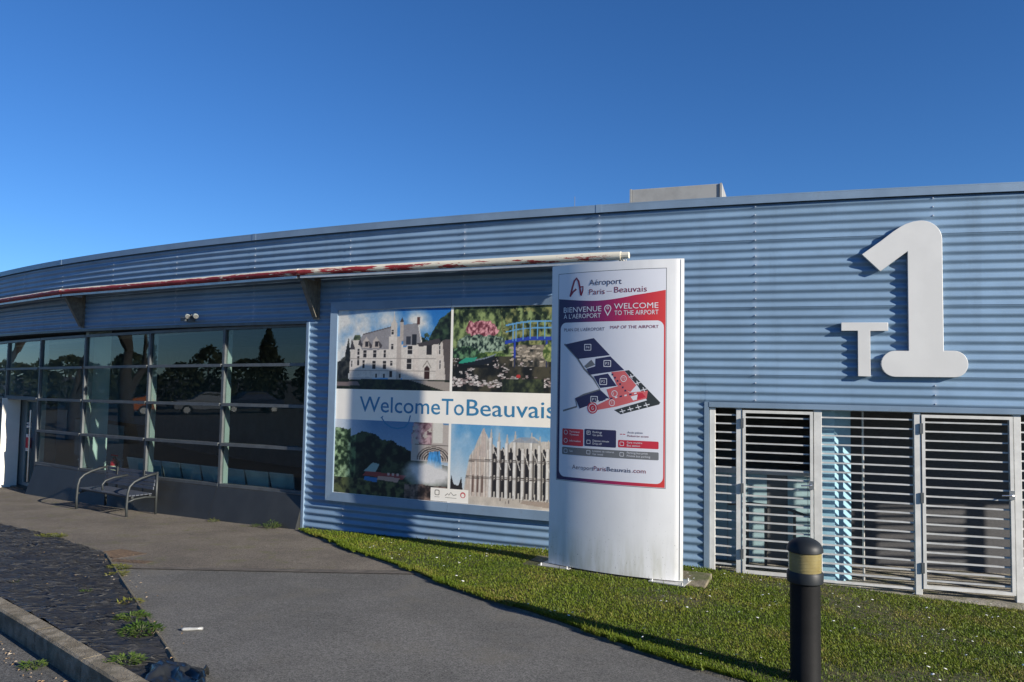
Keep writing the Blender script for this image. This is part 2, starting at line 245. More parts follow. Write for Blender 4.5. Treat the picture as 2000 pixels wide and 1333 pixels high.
# ------------------------------------------------------------------ object helpers
WM = {}
def wm(o): return WM.get(o.name, Matrix())
def par(o, p, local=False):
    if p is None: return o
    o.parent = p
    if local: WM[o.name] = wm(p) @ o.matrix_basis
    else: o.matrix_parent_inverse = wm(p).inverted()
    return o
def tag(o, label=None, cat=None, group=None, kind=None):
    for k, v in (('label', label), ('category', cat), ('group', group), ('kind', kind)):
        if v: o[k] = v
    return o
def empty(name, loc, rz=0., label=None, cat=None, group=None):
    o = bpy.data.objects.new(name, None); COL.objects.link(o); o.location = loc; o.rotation_euler = (0, 0, rz); o.empty_display_size = .2
    WM[o.name] = Matrix.Translation(loc) @ Matrix.Rotation(rz, 4, 'Z'); return tag(o, label, cat, group)
def link(name, me, parent=None, local=False):
    o = bpy.data.objects.new(name, me); COL.objects.link(o); return par(o, parent, local)
class MB:
    def __init__(s): s.v = []; s.f = []; s.sm = False
    def add(s, v, f): b = len(s.v); s.v += [tuple(p) for p in v]; s.f += [tuple(i+b for i in q) for q in f]; return s
    def hexa(s, p):                        # p: 4 bottom then 4 top corners
        return s.add(p, [(3, 2, 1, 0), (4, 5, 6, 7), (0, 1, 5, 4), (1, 2, 6, 5), (2, 3, 7, 6), (3, 0, 4, 7)])
    def box(s, x0, x1, y0, y1, z0, z1, M=None):
        p = [(x0, y0, z0), (x1, y0, z0), (x1, y1, z0), (x0, y1, z0), (x0, y0, z1), (x1, y0, z1), (x1, y1, z1), (x0, y1, z1)]
        if M is not None: p = [tuple(M @ Vector(q)) for q in p]
        return s.hexa(p)
    def wbox(s, s0, s1, o0, o1, z0, z1, n=1, zf=None):    # box bent along the facade; o0 outer, o1 inner
        for i in range(n):
            a_, b_ = s0+(s1-s0)*i/n, s0+(s1-s0)*(i+1)/n
            zz = (lambda z, t: z) if zf is None else zf
            s.hexa([W(a_, o0, zz(z0, a_)), W(b_, o0, zz(z0, b_)), W(b_, o1, zz(z0, b_)), W(a_, o1, zz(z0, a_)),
                    W(a_, o0, zz(z1, a_)), W(b_, o0, zz(z1, b_)), W(b_, o1, zz(z1, b_)), W(a_, o1, zz(z1, a_))])
        return s
    def tube(s, pts, r, n=10, cap=True, rs=None):
        P = [Vector(p) for p in pts]; rings = []
        up = None
        for i, p in enumerate(P):
            d = ((P[min(i+1, len(P)-1)]-P[i]).normalized()+(P[i]-P[max(i-1, 0)]).normalized()).normalized()
            if up is None:
                up = Vector((0, 0, 1)) if abs(d.z) < .9 else Vector((1, 0, 0))
            x = d.cross(up).normalized(); y = x.cross(d).normalized(); up = y
            rr = rs[i] if rs else r
            rings.append([p+x*rr*math.cos(2*math.pi*k/n)+y*rr*math.sin(2*math.pi*k/n) for k in range(n)])
        v = [q for rg in rings for q in rg]; f = []
        for i in range(len(P)-1):
            for k in range(n): f.append((i*n+k, i*n+(k+1) % n, (i+1)*n+(k+1) % n, (i+1)*n+k))
        if cap: f.append(tuple(range(n))[::-1]); f.append(tuple((len(P)-1)*n+k for k in range(n)))
        return s.add(v, f)
    def lathe(s, prof, n=28, c=(0, 0)):
        v = []; f = []
        for r_, z in prof: v += [(c[0]+r_*math.cos(2*math.pi*k/n), c[1]+r_*math.sin(2*math.pi*k/n), z) for k in range(n)]
        for i in range(len(prof)-1):
            for k in range(n): f.append((i*n+k, i*n+(k+1) % n, (i+1)*n+(k+1) % n, (i+1)*n+k))
        f.append(tuple(range(n))[::-1]); f.append(tuple((len(prof)-1)*n+k for k in range(n)))
        return s.add(v, f)
    def mesh(s, name, m=None, smooth=False):
        me = bpy.data.meshes.new(name); me.from_pydata(s.v, [], s.f); me.update()
        bm = bmesh.new(); bm.from_mesh(me); bmesh.ops.recalc_face_normals(bm, faces=bm.faces); bm.to_mesh(me); bm.free()
        if smooth:
            me.polygons.foreach_set('use_smooth', [True]*len(me.polygons))
        if m: me.materials.append(m)
        return me
    def build(s, name, m, parent=None, smooth=False, local=False, bevel=0.):
        o = link(name, s.mesh(name, m, smooth), parent, local)
        if bevel:
            b = o.modifiers.new('bevel', 'BEVEL'); b.width = bevel; b.segments = 2; b.limit_method = 'ANGLE'
        if smooth == 'auto': pass
        return o
def smooth_angle(o, ang=40):
    me = o.data; bm = bmesh.new(); bm.from_mesh(me)
    for f in bm.faces: f.smooth = True
    for e_ in bm.edges:
        if len(e_.link_faces) == 2 and e_.calc_face_angle(0) > R(ang): e_.smooth = False
    bm.to_mesh(me); bm.free(); return o
def npmesh(name, V, F, m, smooth=False):   # fast mesh from numpy arrays (all faces same size)
    me = bpy.data.meshes.new(name); V = np.asarray(V, np.float32); F = np.asarray(F, np.int32); k = F.shape[1]
    me.vertices.add(len(V)); me.vertices.foreach_set('co', V.ravel()); me.loops.add(F.size); me.loops.foreach_set('vertex_index', F.ravel())
    me.polygons.add(len(F)); me.polygons.foreach_set('loop_start', np.arange(len(F), dtype=np.int32)*k)
    me.update(calc_edges=True)
    if smooth: me.polygons.foreach_set('use_smooth', np.ones(len(F), bool))
    me.materials.append(m); return me
def fbm(x, y, seed=0, oct_=5, rough=.55):
    rng = np.random.default_rng(seed); tot = np.zeros_like(x, float); amp = 1.; norm = 0.
    for o in range(oct_):
        T = rng.random((64, 64)); fx = x*2**o; fy = y*2**o
        i = np.floor(fx).astype(int); j = np.floor(fy).astype(int); u = fx-i; v = fy-j; u = u*u*(3-2*u); v = v*v*(3-2*v)
        q = lambda a_, b_: T[a_ % 64, b_ % 64]
        tot += amp*((q(i, j)*(1-u)+q(i+1, j)*u)*(1-v)+(q(i, j+1)*(1-u)+q(i+1, j+1)*u)*v); norm += amp; amp *= rough
    return tot/norm
def inpoly(x, y, P):
    P = np.asarray(P, float); r_ = np.zeros(np.shape(x), bool); n = len(P)
    for i in range(n):
        x0, y0 = P[i]; x1, y1 = P[(i+1) % n]
        if y0 == y1: continue
        c_ = ((y0 > y) != (y1 > y)) & (x < (x1-x0)*(y-y0)/(y1-y0)+x0); r_ ^= c_
    return r_
def patch(name, poly, step, m, zf, smooth=True, skirt=0.):
    """polygonal ground sheet that follows the terrain"""
    P = []
    n = len(poly)
    for i in range(n):
        a_ = np.array(poly[i], float); b_ = np.array(poly[(i+1) % n], float); k = max(1, int(np.hypot(*(b_-a_))/max(step, .15)))
        for j in range(k): P.append(tuple(a_+(b_-a_)*j/k))
    nb = len(P); A = np.array(poly, float); gx, gy = np.meshgrid(np.arange(A[:, 0].min(), A[:, 0].max(), step), np.arange(A[:, 1].min(), A[:, 1].max(), step))
    gx = gx.ravel()+RNG.uniform(-.2, .2, gx.size)*step; gy = gy.ravel()+RNG.uniform(-.2, .2, gy.size)*step
    k = inpoly(gx, gy, A); pts = P+list(zip(gx[k].tolist(), gy[k].tolist()))
    vo, eo, fo = delaunay_2d_cdt([Vector(p) for p in pts], [(i, (i+1) % nb) for i in range(nb)], [], 1, 1e-5)[:3]
    V = np.array([(p.x, p.y) for p in vo]); z = zf(V[:, 0], V[:, 1]); V = np.c_[V, z]; F = [tuple(f) for f in fo]
    v = [tuple(p) for p in V.tolist()]
    if skirt:
        cnt = {}
        for f in F:
            for q in range(3):
                ed = (f[q], f[(q+1) % 3]); cnt[ed] = 1
        bd = [ed for ed in cnt if (ed[1], ed[0]) not in cnt]; low = {}
        for a_, b_ in bd:
            for q in (a_, b_):
                if q not in low: low[q] = len(v); v.append((v[q][0], v[q][1], v[q][2]-skirt))
        F += [(b_, a_, low[a_], low[b_]) for a_, b_ in bd]
    me = bpy.data.meshes.new(name); me.from_pydata(v, [], F); me.update(); me.materials.append(m)
    bm = bmesh.new(); bm.from_mesh(me); bmesh.ops.recalc_face_normals(bm, faces=bm.faces)
    if sum(f.normal.z for f in bm.faces) < 0: bmesh.ops.reverse_faces(bm, faces=bm.faces)
    bm.to_mesh(me); bm.free()
    if smooth and not skirt: me.polygons.foreach_set('use_smooth', [True]*len(me.polygons))
    o = bpy.data.objects.new(name, me); COL.objects.link(o); return o
_TX = {}
def textmesh(body, bold=0.):
    k = (body, bold)
    if k not in _TX:
        cu = bpy.data.curves.new('t', 'FONT'); cu.body = body; cu.size = 1; cu.offset = bold; cu.resolution_u = 3
        o = bpy.data.objects.new('t', cu); COL.objects.link(o); dg = bpy.context.evaluated_depsgraph_get(); me = o.evaluated_get(dg).to_mesh()
        V = np.array([(p.co.x, p.co.y) for p in me.vertices]); F = [tuple(p.vertices) for p in me.polygons]
        o.evaluated_get(dg).to_mesh_clear(); bpy.data.objects.remove(o); bpy.data.curves.remove(cu); _TX[k] = (V, F)
    return _TX[k]
CAP = float(textmesh('H')[0][:, 1].max())
def text(name, body, u0, u1, v0, v1, m, mapper, layer, parent, bold=0.):
    """body fitted between u0..u1 with its baseline at v0 and its capital height at v1"""
    V, F = textmesh(body, bold); x0, x1 = V[:, 0].min(), V[:, 0].max(); sx = (u1-u0)/(x1-x0); sy = (v1-v0)/CAP
    me = bpy.data.meshes.new(name); me.from_pydata([mapper(u0+(p[0]-x0)*sx, v0+p[1]*sy, layer) for p in V], [], F); me.update(); me.materials.append(m)
    return link(name, me, parent)
def shape(name, pts, m, mapper, layer, parent, hole=None, step=.03, kind=None):
    """flat printed polygon (with optional hole) cut fine enough to follow a curved face"""
    A = np.array(pts, float); P = []; E_ = []
    def ring(q):
        b = len(P); tmp = []
        for i in range(len(q)):
            a_ = np.array(q[i], float); c_ = np.array(q[(i+1) % len(q)], float); k = max(1, int(abs(c_[0]-a_[0])/step))
            for j in range(k): tmp.append(a_+(c_-a_)*j/k)
        P.extend(tmp); E_.extend((b+i, b+(i+1) % len(tmp)) for i in range(len(tmp)))
    ring(pts)
    if hole: ring(hole)
    nb_ = len(P); w_ = A.max(0)-A.min(0)
    if w_[0] > .09:
        gx_, gy_ = np.meshgrid(np.arange(A[:, 0].min()+.021, A[:, 0].max(), .03), np.arange(A[:, 1].min()+.017, A[:, 1].max(), .04 if w_[1] < 1 else .1)); k_ = inpoly(gx_, gy_, A)
        if hole: k_ &= ~inpoly(gx_, gy_, hole)
        P.extend(np.c_[gx_[k_], gy_[k_]])
    vo, eo, fo = delaunay_2d_cdt([Vector((float(p[0]), float(p[1]))) for p in P], E_, [], 0 if hole else 1, 1e-6)[:3]
    if hole:
        keep = []
        for f in fo:
            c_ = sum((vo[i] for i in f), Vector((0, 0)))/len(f)
            cx_, cy_ = np.array([c_.x]), np.array([c_.y])
            if inpoly(cx_, cy_, pts)[0] and not inpoly(cx_, cy_, hole)[0]: keep.append(f)
        fo = keep
    me = bpy.data.meshes.new(name); me.from_pydata([mapper(p.x, p.y, layer) for p in vo], [], [tuple(f) for f in fo]); me.update(); me.materials.append(m); me.polygons.foreach_set('use_smooth', [True]*len(me.polygons))
    o = link(name, me, parent)
    if kind: o['kind'] = kind
    return o
def rrect(x0, x1, y0, y1, r_, n=5):
    out = []
    for cx_, cy_, a0 in ((x1-r_, y1-r_, 0), (x0+r_, y1-r_, 90), (x0+r_, y0+r_, 180), (x1-r_, y0+r_, 270)):
        out += [(cx_+r_*math.cos(R(a0+90*i/n)), cy_+r_*math.sin(R(a0+90*i/n))) for i in range(n+1)]
    return out
def circ(x, y, r_, n=20, ry=None): return [(x+r_*math.cos(2*math.pi*i/n), y+(ry or r_)*math.sin(2*math.pi*i/n)) for i in range(n)]
def stroke(pts, w):                        # thick open polyline -> polygon
    P = [Vector(p) for p in pts]; l, r_ = [], []
    for i, p in enumerate(P):
        d = (P[min(i+1, len(P)-1)]-P[max(i-1, 0)]).normalized(); n = Vector((-d.y, d.x))*w/2; l.append(tuple(p+n)); r_.append(tuple(p-n))
    return l+r_[::-1]

# ================================================================== GROUND
xs = np.concatenate([-np.geomspace(1500, 32, 14), np.arange(-30, 30.1, .75), np.geomspace(32, 1500, 14)])
ys = np.concatenate([-np.geomspace(1500, 32, 14), np.arange(-30, 40.1, .75), np.geomspace(42, 1500, 14)])
gx, gy = np.meshgrid(xs, ys); V = np.c_[gx.ravel(), gy.ravel(), gz(gx.ravel(), gy.ravel())-.14]
nx = len(xs); ii = np.arange(len(ys)-1)[:, None]*nx+np.arange(nx-1)[None, :]; ii = ii.ravel()
ground = link('road', npmesh('road', V, np.c_[ii, ii+1, ii+1+nx, ii+nx], M_road, True)); tag(ground, kind='structure')

LK = [(-3.17, 11.72), (-2.41, 10.54), (-1.91, 9.77), (-1.12, 8.72), (-.71, 8.06), (-.21, 7.47), (.23, 7.03), (.65, 6.53), (1.04, 6.06), (1.34, 5.78), (1.64, 5.53), (2.6, 4.85), (4.4, 3.9), (7.5, 2.9), (11, 2.3)]
BED = [(-12, 13.9), (-9.4, 12.75), (-7.69, 11.62), (-6.47, 10.76), (-5.64, 10.05), (-4.91, 9.36), (-3.85, 7.72), (-2.89, 6.25), (-2.34, 5.42), (-2.02, 4.83)]
KIN = [(-2.2, 4.86), (-2.85, 5.45), (-3.65, 6.18), (-4.63, 7.06), (-6.3, 8.6), (-8.6, 10.9), (-12, 13.6)]
wallp = lambda s0, s1, o, n: [W(s0+(s1-s0)*i/n, o)[:2] for i in range(n+1)]
JY = 8.57
jl, jr = (-4.405, JY), (-1.03, JY)
# footpath: worn brown part by the building, newer grey part towards the camera
old = [jl, jr, (-1.12, 8.72), (-1.91, 9.77), (-2.41, 10.54), (-3.17, 11.72)]+wallp(-20.8, -44, -.3, 24)+[(-24, 22), (-20, 15), (-14, 14.6)]+[(-12, 13.9), (-9.4, 12.75), (-7.69, 11.62), (-6.47, 10.76), (-5.64, 10.05), (-4.91, 9.36)]
tag(patch('old_footpath', old, .3, M_asph2, lambda x, y: gz(x, y)+.004), kind='structure')
new = [jr, jl, (-3.85, 7.72), (-2.89, 6.25), (-2.34, 5.42), (-2.02, 4.83), (-1.2, 4.0), (.5, 2.4), (3, 0), (9, -3), (11, 2.3), (7.5, 2.9), (4.4, 3.9), (2.6, 4.85), (1.64, 5.53), (1.34, 5.78), (1.04, 6.06), (.65, 6.53), (.23, 7.03), (-.21, 7.47), (-.71, 8.06)]
tag(patch('footpath', new, .3, M_asph, lambda x, y: gz(x, y), skirt=.2, smooth=False), kind='structure')
# narrow bitumen joint band where the two surfacings meet
jm = mat('bitumen_joint', (.098, .086, .072), .9, 0, .25, 8, bump=.4, bs=200)
jp = [(-4.38+.0*i, JY) for i in range(1)]
band = [(-4.37, JY-.02), (-1.0, JY-.05), (-1.03, JY+.16), (-2.4, JY+.13), (-4.45, JY+.06)]
tag(patch('resurfacing_joint', band, .3, jm, lambda x, y: gz(x, y)+.009), kind='structure')

# lawn
lawnpoly = LK+[W(-5.2, 3)[:2]]+wallp(-5, -20.75, .05, 30)
LZ = lambda x, y: gz(x, y)+.025
tag(patch('lawn', lawnpoly, .25, M_soil, LZ, skirt=.15, smooth=False), kind='structure')
LA = np.array(lawnpoly); N = 1000000
px_ = RNG.uniform(-3.3, 10.5, N); py_ = RNG.uniform(3.2, 12, N)
dens = np.clip((6.2/np.hypot(px_, py_))**1.2, .25, 1); k = inpoly(px_, py_, LA) & (RNG.random(N) < dens) & (px_ < 1.8+py_*.85)
ca_, sa_ = math.cos(R(-21.5)), math.sin(R(-21.5)); lx_ = (px_-1.27)*ca_+(py_-9.02)*sa_; ly_ = -(px_-1.27)*sa_+(py_-9.02)*ca_; k &= ~((lx_ > -1.1) & (lx_ < 1.06) & (ly_ > -.27) & (ly_ < .37))
px_, py_ = px_[k], py_[k]
bald = fbm(px_*.55+11, py_*.55+5, 3, 4); k = RNG.random(len(px_)) < np.clip((bald-.24)*6, .25, 1); px_, py_ = px_[k], py_[k]
ne = 26000; te = RNG.uniform(0, len(LK)-4.001, ne); ie = te.astype(int); fe = te-ie; LKa = np.array(LK); pe = LKa[ie]*(1-fe)[:, None]+LKa[ie+1]*fe[:, None]; de = LKa[ie+1]-LKa[ie]; de /= np.hypot(de[:, 0], de[:, 1])[:, None]; oe = np.abs(RNG.normal(0, .05, ne))-.022*RNG.random(ne)*(fbm(pe[:, 0]*2.5, pe[:, 1]*2.5, 33, 3) > .48)*2.2
px_ = np.r_[px_, pe[:, 0]-de[:, 1]*oe]; py_ = np.r_[py_, pe[:, 1]+de[:, 0]*oe]
n = len(px_); hgt = RNG.uniform(.010, .027, n)*(.7+.6*fbm(px_*1.3, py_*1.3, 9, 3)); hgt[-ne:] *= 1.35; hgt *= np.where(RNG.random(n) < .03, 1.9, 1.); th = RNG.uniform(0, 6.283, n); le = RNG.uniform(.2, 1.1, n); wd = RNG.uniform(.0026, .0048, n)*(.7+.3*np.hypot(px_, py_)/6)
z0 = LZ(px_, py_)-.004; dx, dy = np.cos(th), np.sin(th)
A0 = np.c_[px_-dy*wd, py_+dx*wd, z0]; A1 = np.c_[px_+dy*wd, py_-dx*wd, z0]
mx_, my_ = px_+dx*hgt*le*.4, py_+dy*hgt*le*.4; zm = z0+hgt*.65
B0 = np.c_[mx_-dy*wd*.8, my_+dx*wd*.8, zm]; B1 = np.c_[mx_+dy*wd*.8, my_-dx*wd*.8, zm]
T_ = np.c_[px_+dx*hgt*le, py_+dy*hgt*le, z0+hgt]
V = np.stack([A0, A1, B1, B0, T_], 1).reshape(-1, 3); b = np.arange(n)[:, None]*5
F = np.concatenate([b+[0, 1, 2], b+[0, 2, 3], b+[3, 2, 4]], 0)
M_grass = island('grass_blades', [(0, (.058, .102, .008)), (.38, (.098, .148, .010)), (.66, (.14, .172, .016)), (.86, (.19, .17, .04)), (1, (.22, .165, .062))], .55, .25)
tag(link('grass', npmesh('grass', V, F, M_grass)), 'short green mown grass with tan patches covering the lawn', 'grass', kind='stuff')
# daisies
m_ = 240; dxx = RNG.uniform(-2.5, 7, m_*6); dyy = RNG.uniform(5, 11, m_*6); k = inpoly(dxx, dyy, LA) & (fbm(dxx*.8, dyy*.8, 21, 3) > .47); dxx, dyy = dxx[k][:m_], dyy[k][:m_]
D = MB()
for x, y in zip(dxx, dyy):
    z = g(x, y)+.025+random.uniform(.03, .055); r_ = random.uniform(.009, .016); tx, ty = random.uniform(-.35, .35), random.uniform(-.6, .1)
    v = [(x+r_*math.cos(q*.785), y+r_*math.sin(q*.785), z+r_*(tx*math.cos(q*.785)+ty*math.sin(q*.785))) for q in range(8)]
    D.add(v+[(x, y, z+.004)], [(q, (q+1) % 8, 8) for q in range(8)])
tag(D.build('daisies', mat('daisy_petals', (.8, .8, .76), .6, 0, .04)), 'small white daisies scattered through the lawn grass', 'daisies', kind='stuff')

# edging between lawn and path: short concrete pieces
def kerbrun(name, pts, w_in, h_top, depth, seg, m, piece, inset=0.):
    root = empty(name, (*pts[0], g(*pts[0]))); root['kind'] = 'structure'
    P = [np.array(p, float) for p in pts]; d = [0.]
    for p, q in zip(P[:-1], P[1:]): d.append(d[-1]+np.hypot(*(q-p)))
    xs_ = np.array([p[0] for p in P]); ys_ = np.array([p[1] for p in P]); at = lambda t: np.array([np.interp(t, d, xs_), np.interp(t, d, ys_)])
    n_ = int(d[-1]/seg)
    for i in range(n_):
        t0, t1 = i*seg+.004, (i+1)*seg-.004; k_ = 4; jz = random.uniform(-.006, .006); B = MB(); vv = []
        prof = [(0, -depth), (0, h_top-.02), (.02, h_top), (w_in-.015, h_top), (w_in, h_top-.015), (w_in, -depth)]
        for j in range(k_+1):
            t = t0+(t1-t0)*j/k_; p = at(t); dd = at(min(t+.05, d[-1]))-at(max(t-.05, 0)); dd = dd/np.hypot(*dd); nn = np.array([-dd[1], dd[0]])
            for o_, z_ in prof: q = p+nn*(o_+inset); vv.append((q[0], q[1], g(*p)+z_+jz))
        kk = len(prof); ff = [(j*kk+q, j*kk+q+1, (j+1)*kk+q+1, (j+1)*kk+q) for j in range(k_) for q in range(kk-1)]
        ff += [tuple(range(kk)), tuple(k_*kk+q for q in range(kk))[::-1]]
        B.add(vv, ff); B.build(piece, m, root)
    return root
kerbrun('lawn_edging', LK[:13], .05, .018, .1, 1.0, M_edge, 'edging_stone', -.03)
kerbrun('kerb', [(-1.35, 4.05)]+[KIN[0]]+KIN[1:], .15, .03, .2, 1.0, M_kerb, 'kerb_stone', 0.)
kerbrun('bed_edging', BED[4:][::1], .045, .03, .1, 1.0, M_edge, 'edging_stone', -.02)

# weed membrane over the planting bed
bedpoly = BED+KIN
def MZ(x, y):
    n1 = fbm(x*1.1+y*.5+30, y*5.5-x*1.2+30, 5, 3); n2 = fbm(x*2.3+40, y*11+60, 8, 2); rid = np.clip(1-np.abs(n2-.5)*11, 0, 1); n3 = fbm(x*1.6+10, y*15+20, 12, 2); rid2 = np.clip(1-np.abs(n3-.5)*12, 0, 1)
    return gz(x, y)+.008+.035*(n1-.4)+.02*rid+.012*rid2
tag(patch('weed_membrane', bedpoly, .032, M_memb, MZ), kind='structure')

# ================================================================== TERMINAL BUILDING
bld = empty('terminal_building', W(-18, 0, 0), 0, 'long low curved airport terminal clad in blue corrugated metal with glazed entrance', 'building')
PITCH, AMP, LAP = .105, .0125, .84
SEAMS = [-12.16-1.985*i for i in range(-3, 16)]          # vertical sheet joints
LAPS = [-.07, .77, 1.61, 2.45, 3.29, 4.13, 4.60]
def sheet(s0, s1, z0, z1):
    """one corrugated sheet as a mesh about the facade axis, in a frame turned to its own middle"""
    n_ = max(1, int(round((z1-z0)/PITCH*10))); m_s = max(2, int((s1-s0)/.4)); sm = (s0+s1)/2; v = []; f = []
    for i in range(n_+1):
        z = z0+(z1-z0)*i/n_; ph = 2*math.pi*(z-.77)/PITCH; c_ = math.cos(ph); prof = c_
        fz = (z-z0)/(z1-z0)
        o_ = AMP*prof+AMP+.004*(1-fz)
        for j in range(m_s+1):
            t = (s0+(s1-s0)*j/m_s-sm)/RW; v.append(((RW+o_)*math.sin(t), -(RW+o_)*math.cos(t), z))
    for i in range(n_):
        for j in range(m_s): q = i*(m_s+1)+j; f.append((q, q+1, q+m_s+2, q+m_s+1))
    return npmesh('cladding_panel', v, f, M_clad, True)
_SH = {}
def clad(s0, s1, z0, z1):
    key = (round(s1-s0, 3), round(z0, 3), round(z1, 3))
    if key not in _SH: _SH[key] = sheet(s0, s1, z0, z1)
    o = bpy.data.objects.new('cladding_panel', _SH[key]); COL.objects.link(o); o.location = (CX, CY, 0); o.rotation_euler = (0, 0, (s0+s1)/2/RW); par(o, bld)
OPEN_R, OPEN_L, HEAD_R, HEAD_L = -14.745, -20.87, 2.075, 3.205
screws = MB()
for a_, b_ in zip(SEAMS[1:], SEAMS[:-1]):
    cuts = [a_]+[c_ for c_ in (OPEN_L, OPEN_R) if a_ < c_ < b_]+[b_]
    for s0, s1 in zip(cuts[:-1], cuts[1:]):
        zone = HEAD_R if s0 >= OPEN_R-.01 else (HEAD_L if s1 <= OPEN_L+.01 else -.07)
        for z0, z1 in zip(LAPS[:-1], LAPS[1:]):
            if z1 <= zone+.02 or z0 > (3.2 if a_ < OPEN_L else 2.2): continue
            clad(s0, s1, max(z0, zone), z1)
    for z0, z1 in zip(LAPS[:-1], LAPS[1:]):
        if z0 > (3.2 if a_ < OPEN_L else 2.2): clad(a_, b_, z0, z1)
    zone = HEAD_R if b_ >= OPEN_R else (HEAD_L if b_ <= OPEN_L else 0)
    z = .77-7*PITCH
    while z < 4.58:                                       # a screw on each crest along the joint
        if z > zone+.05 and not (-20.45 < b_ < -16.1 and .45 < z < 3.5):
            for ds in (0.,):
                p = Vector(W(b_+ds+random.uniform(-.002, .002), 2*AMP+.004, z+random.uniform(-.004, .004))); nn = Vector((math.sin(b_/RW), -math.cos(b_/RW), 0)); tt = Vector((math.cos(b_/RW), math.sin(b_/RW), 0))
                rg = [p+tt*.009*math.cos(q*1.047)+Vector((0, 0, .009*math.sin(q*1.047))) for q in range(6)]; cp = [c_+nn*.006-(c_-p)*.35 for c_ in rg]
                screws.add(rg+cp, [tuple(range(6, 12))]+[(q, (q+1) % 6, 6+(q+1) % 6, 6+q) for q in range(6)])
        z += PITCH
o = screws.build('cladding_screws', M_screw, bld); o['kind'] = 'stuff'
# strip behind vertical joints so that no gap shows through, and the structure behind the sheets
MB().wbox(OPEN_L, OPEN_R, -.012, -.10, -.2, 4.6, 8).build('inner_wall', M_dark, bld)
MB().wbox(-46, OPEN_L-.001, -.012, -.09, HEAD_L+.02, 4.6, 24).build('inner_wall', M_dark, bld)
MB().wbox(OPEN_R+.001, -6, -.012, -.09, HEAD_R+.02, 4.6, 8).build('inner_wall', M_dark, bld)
# coping in lengths
cps = [-46, -40, -34, -28.1, -22.09, -16.13, -10.17, -6]
for a_, b_ in zip(cps[:-1], cps[1:]):
    n_ = 12; B = MB()
    B.wbox(a_+.003, b_-.003, .062, .045, 4.585, 4.675, n_); B.wbox(a_+.003, b_-.003, .062, -.35, 4.676, 4.690, n_)
    B.build('coping', M_clad2, bld)
    MB().wbox(b_-.04, b_+.04, .066, .0625, 4.584, 4.692, 1).build('coping_joint', M_clad2, bld)
MB().wbox(-46, -6, .040, -.01, 4.588, 4.60, 24).build('coping_soffit', M_black, bld)
MB().wbox(-46, -6, -.36, -16, 4.42, 4.5, 30).build('roof', mat('roof_membrane', (.2, .2, .2), .8), bld)
MB().wbox(-46, -6, -.35, -.38, 4.3, 4.676, 30).build('parapet', M_clad2, bld)
MB().wbox(-46, -6, -15.9, -16, -.6, 4.45, 30).build('rear_wall', M_dark, bld)
MB().wbox(-6, -5.9, .02, -16, -.6, 4.6, 1).build('side_wall', M_clad2, bld)
MB().wbox(-46.1, -46, .02, -16, -.8, 4.6, 1).build('side_wall', M_clad2, bld)
# bottom trims
B = MB().wbox(OPEN_L, OPEN_R, .034, .0, -.10, -.055, 10); B.build('base_flashing', M_alu, bld)
MB().wbox(OPEN_L+.02, OPEN_R-.02, .03, -.10, -.4, -.101, 10).build('foundation', M_conc, bld)
# corner posts: edge of the cladding next to glazing and next to the screens
MB().wbox(OPEN_L-.035, OPEN_L+.012, .045, -.12, -.12, HEAD_L-.005, 1).build('corner_trim', M_clad2, bld)
MB().wbox(OPEN_R-.012, OPEN_R+.045, .032, -.14, -.12, HEAD_R+.03, 1).build('corner_trim', M_clad2, bld)
B = MB().wbox(OPEN_R+.046, -6, .036, .028, HEAD_R-.035, HEAD_R+.028, 8); B.wbox(OPEN_R+.046, -6, .0275, -.14, HEAD_R-.035, HEAD_R-.028, 8); B.build('head_flashing', M_clad2, bld)
B = MB().wbox(-46, OPEN_L-.036, .036, .028, HEAD_L-.03, HEAD_L+.02, 24); B.wbox(-46, OPEN_L-.036, .0275, -.14, HEAD_L-.03, HEAD_L-.024, 24); B.build('head_flashing', M_alud, bld)

# ---- glazed front
def zt(z, s): return z-.012*max(0, -21-s)
MUL = [-20.93, -22.85, -24.9, -27.14, -29.15, -31.05, -33.05, -35.05, -37.05, -39.05, -41.05]
ROWS = [.515, 1.20, 1.87, 2.535, 3.165]
GO = -.10
def beam(name, s0, s1, o0, o1, z0, z1, m, parent=bld):
    return MB().wbox(s0, s1, o0, o1, z0, z1, 1, zt).build(name, m, parent)
for i, s in enumerate(MUL):
    zb = ROWS[0]-.03 if s > -28 else -.35
    w_ = .028 if i else .02
    mu = MB().wbox(s-w_, s+w_, GO+.045, GO-.02, zb, ROWS[-1]+.02, 1, zt).build('mullion', M_alud, bld)
    MB().wbox(s-w_*.85, s+w_*.85, GO-.021, GO-.12, zb, ROWS[-1], 1, zt).build('mullion_fin', M_mull, mu)
for i in range(len(MUL)-1):
    s1, s0 = MUL[i], MUL[i+1]; door = i == 4
    for j in range(4):
        if door and j < 2: continue
        MB().wbox(s0+.03, s1-.03, GO+.006, GO-.006, ROWS[j]+.026, ROWS[j+1]-.026, 1, zt).build('glass_pane', M_glass, bld)
    for j in range(5):
        if door and j < 2: continue
        beam('transom', s0+.0285, s1-.0285, GO+.075 if 0 < j < 4 else GO+.05, GO-.05, ROWS[j]-.025, ROWS[j]+.025, M_alud)
beam('head_strip', -41, -20.95, GO+.04, GO-.08, 3.192, 3.23, mat('pale_gap_strip', (.32, .28, .24), .7))
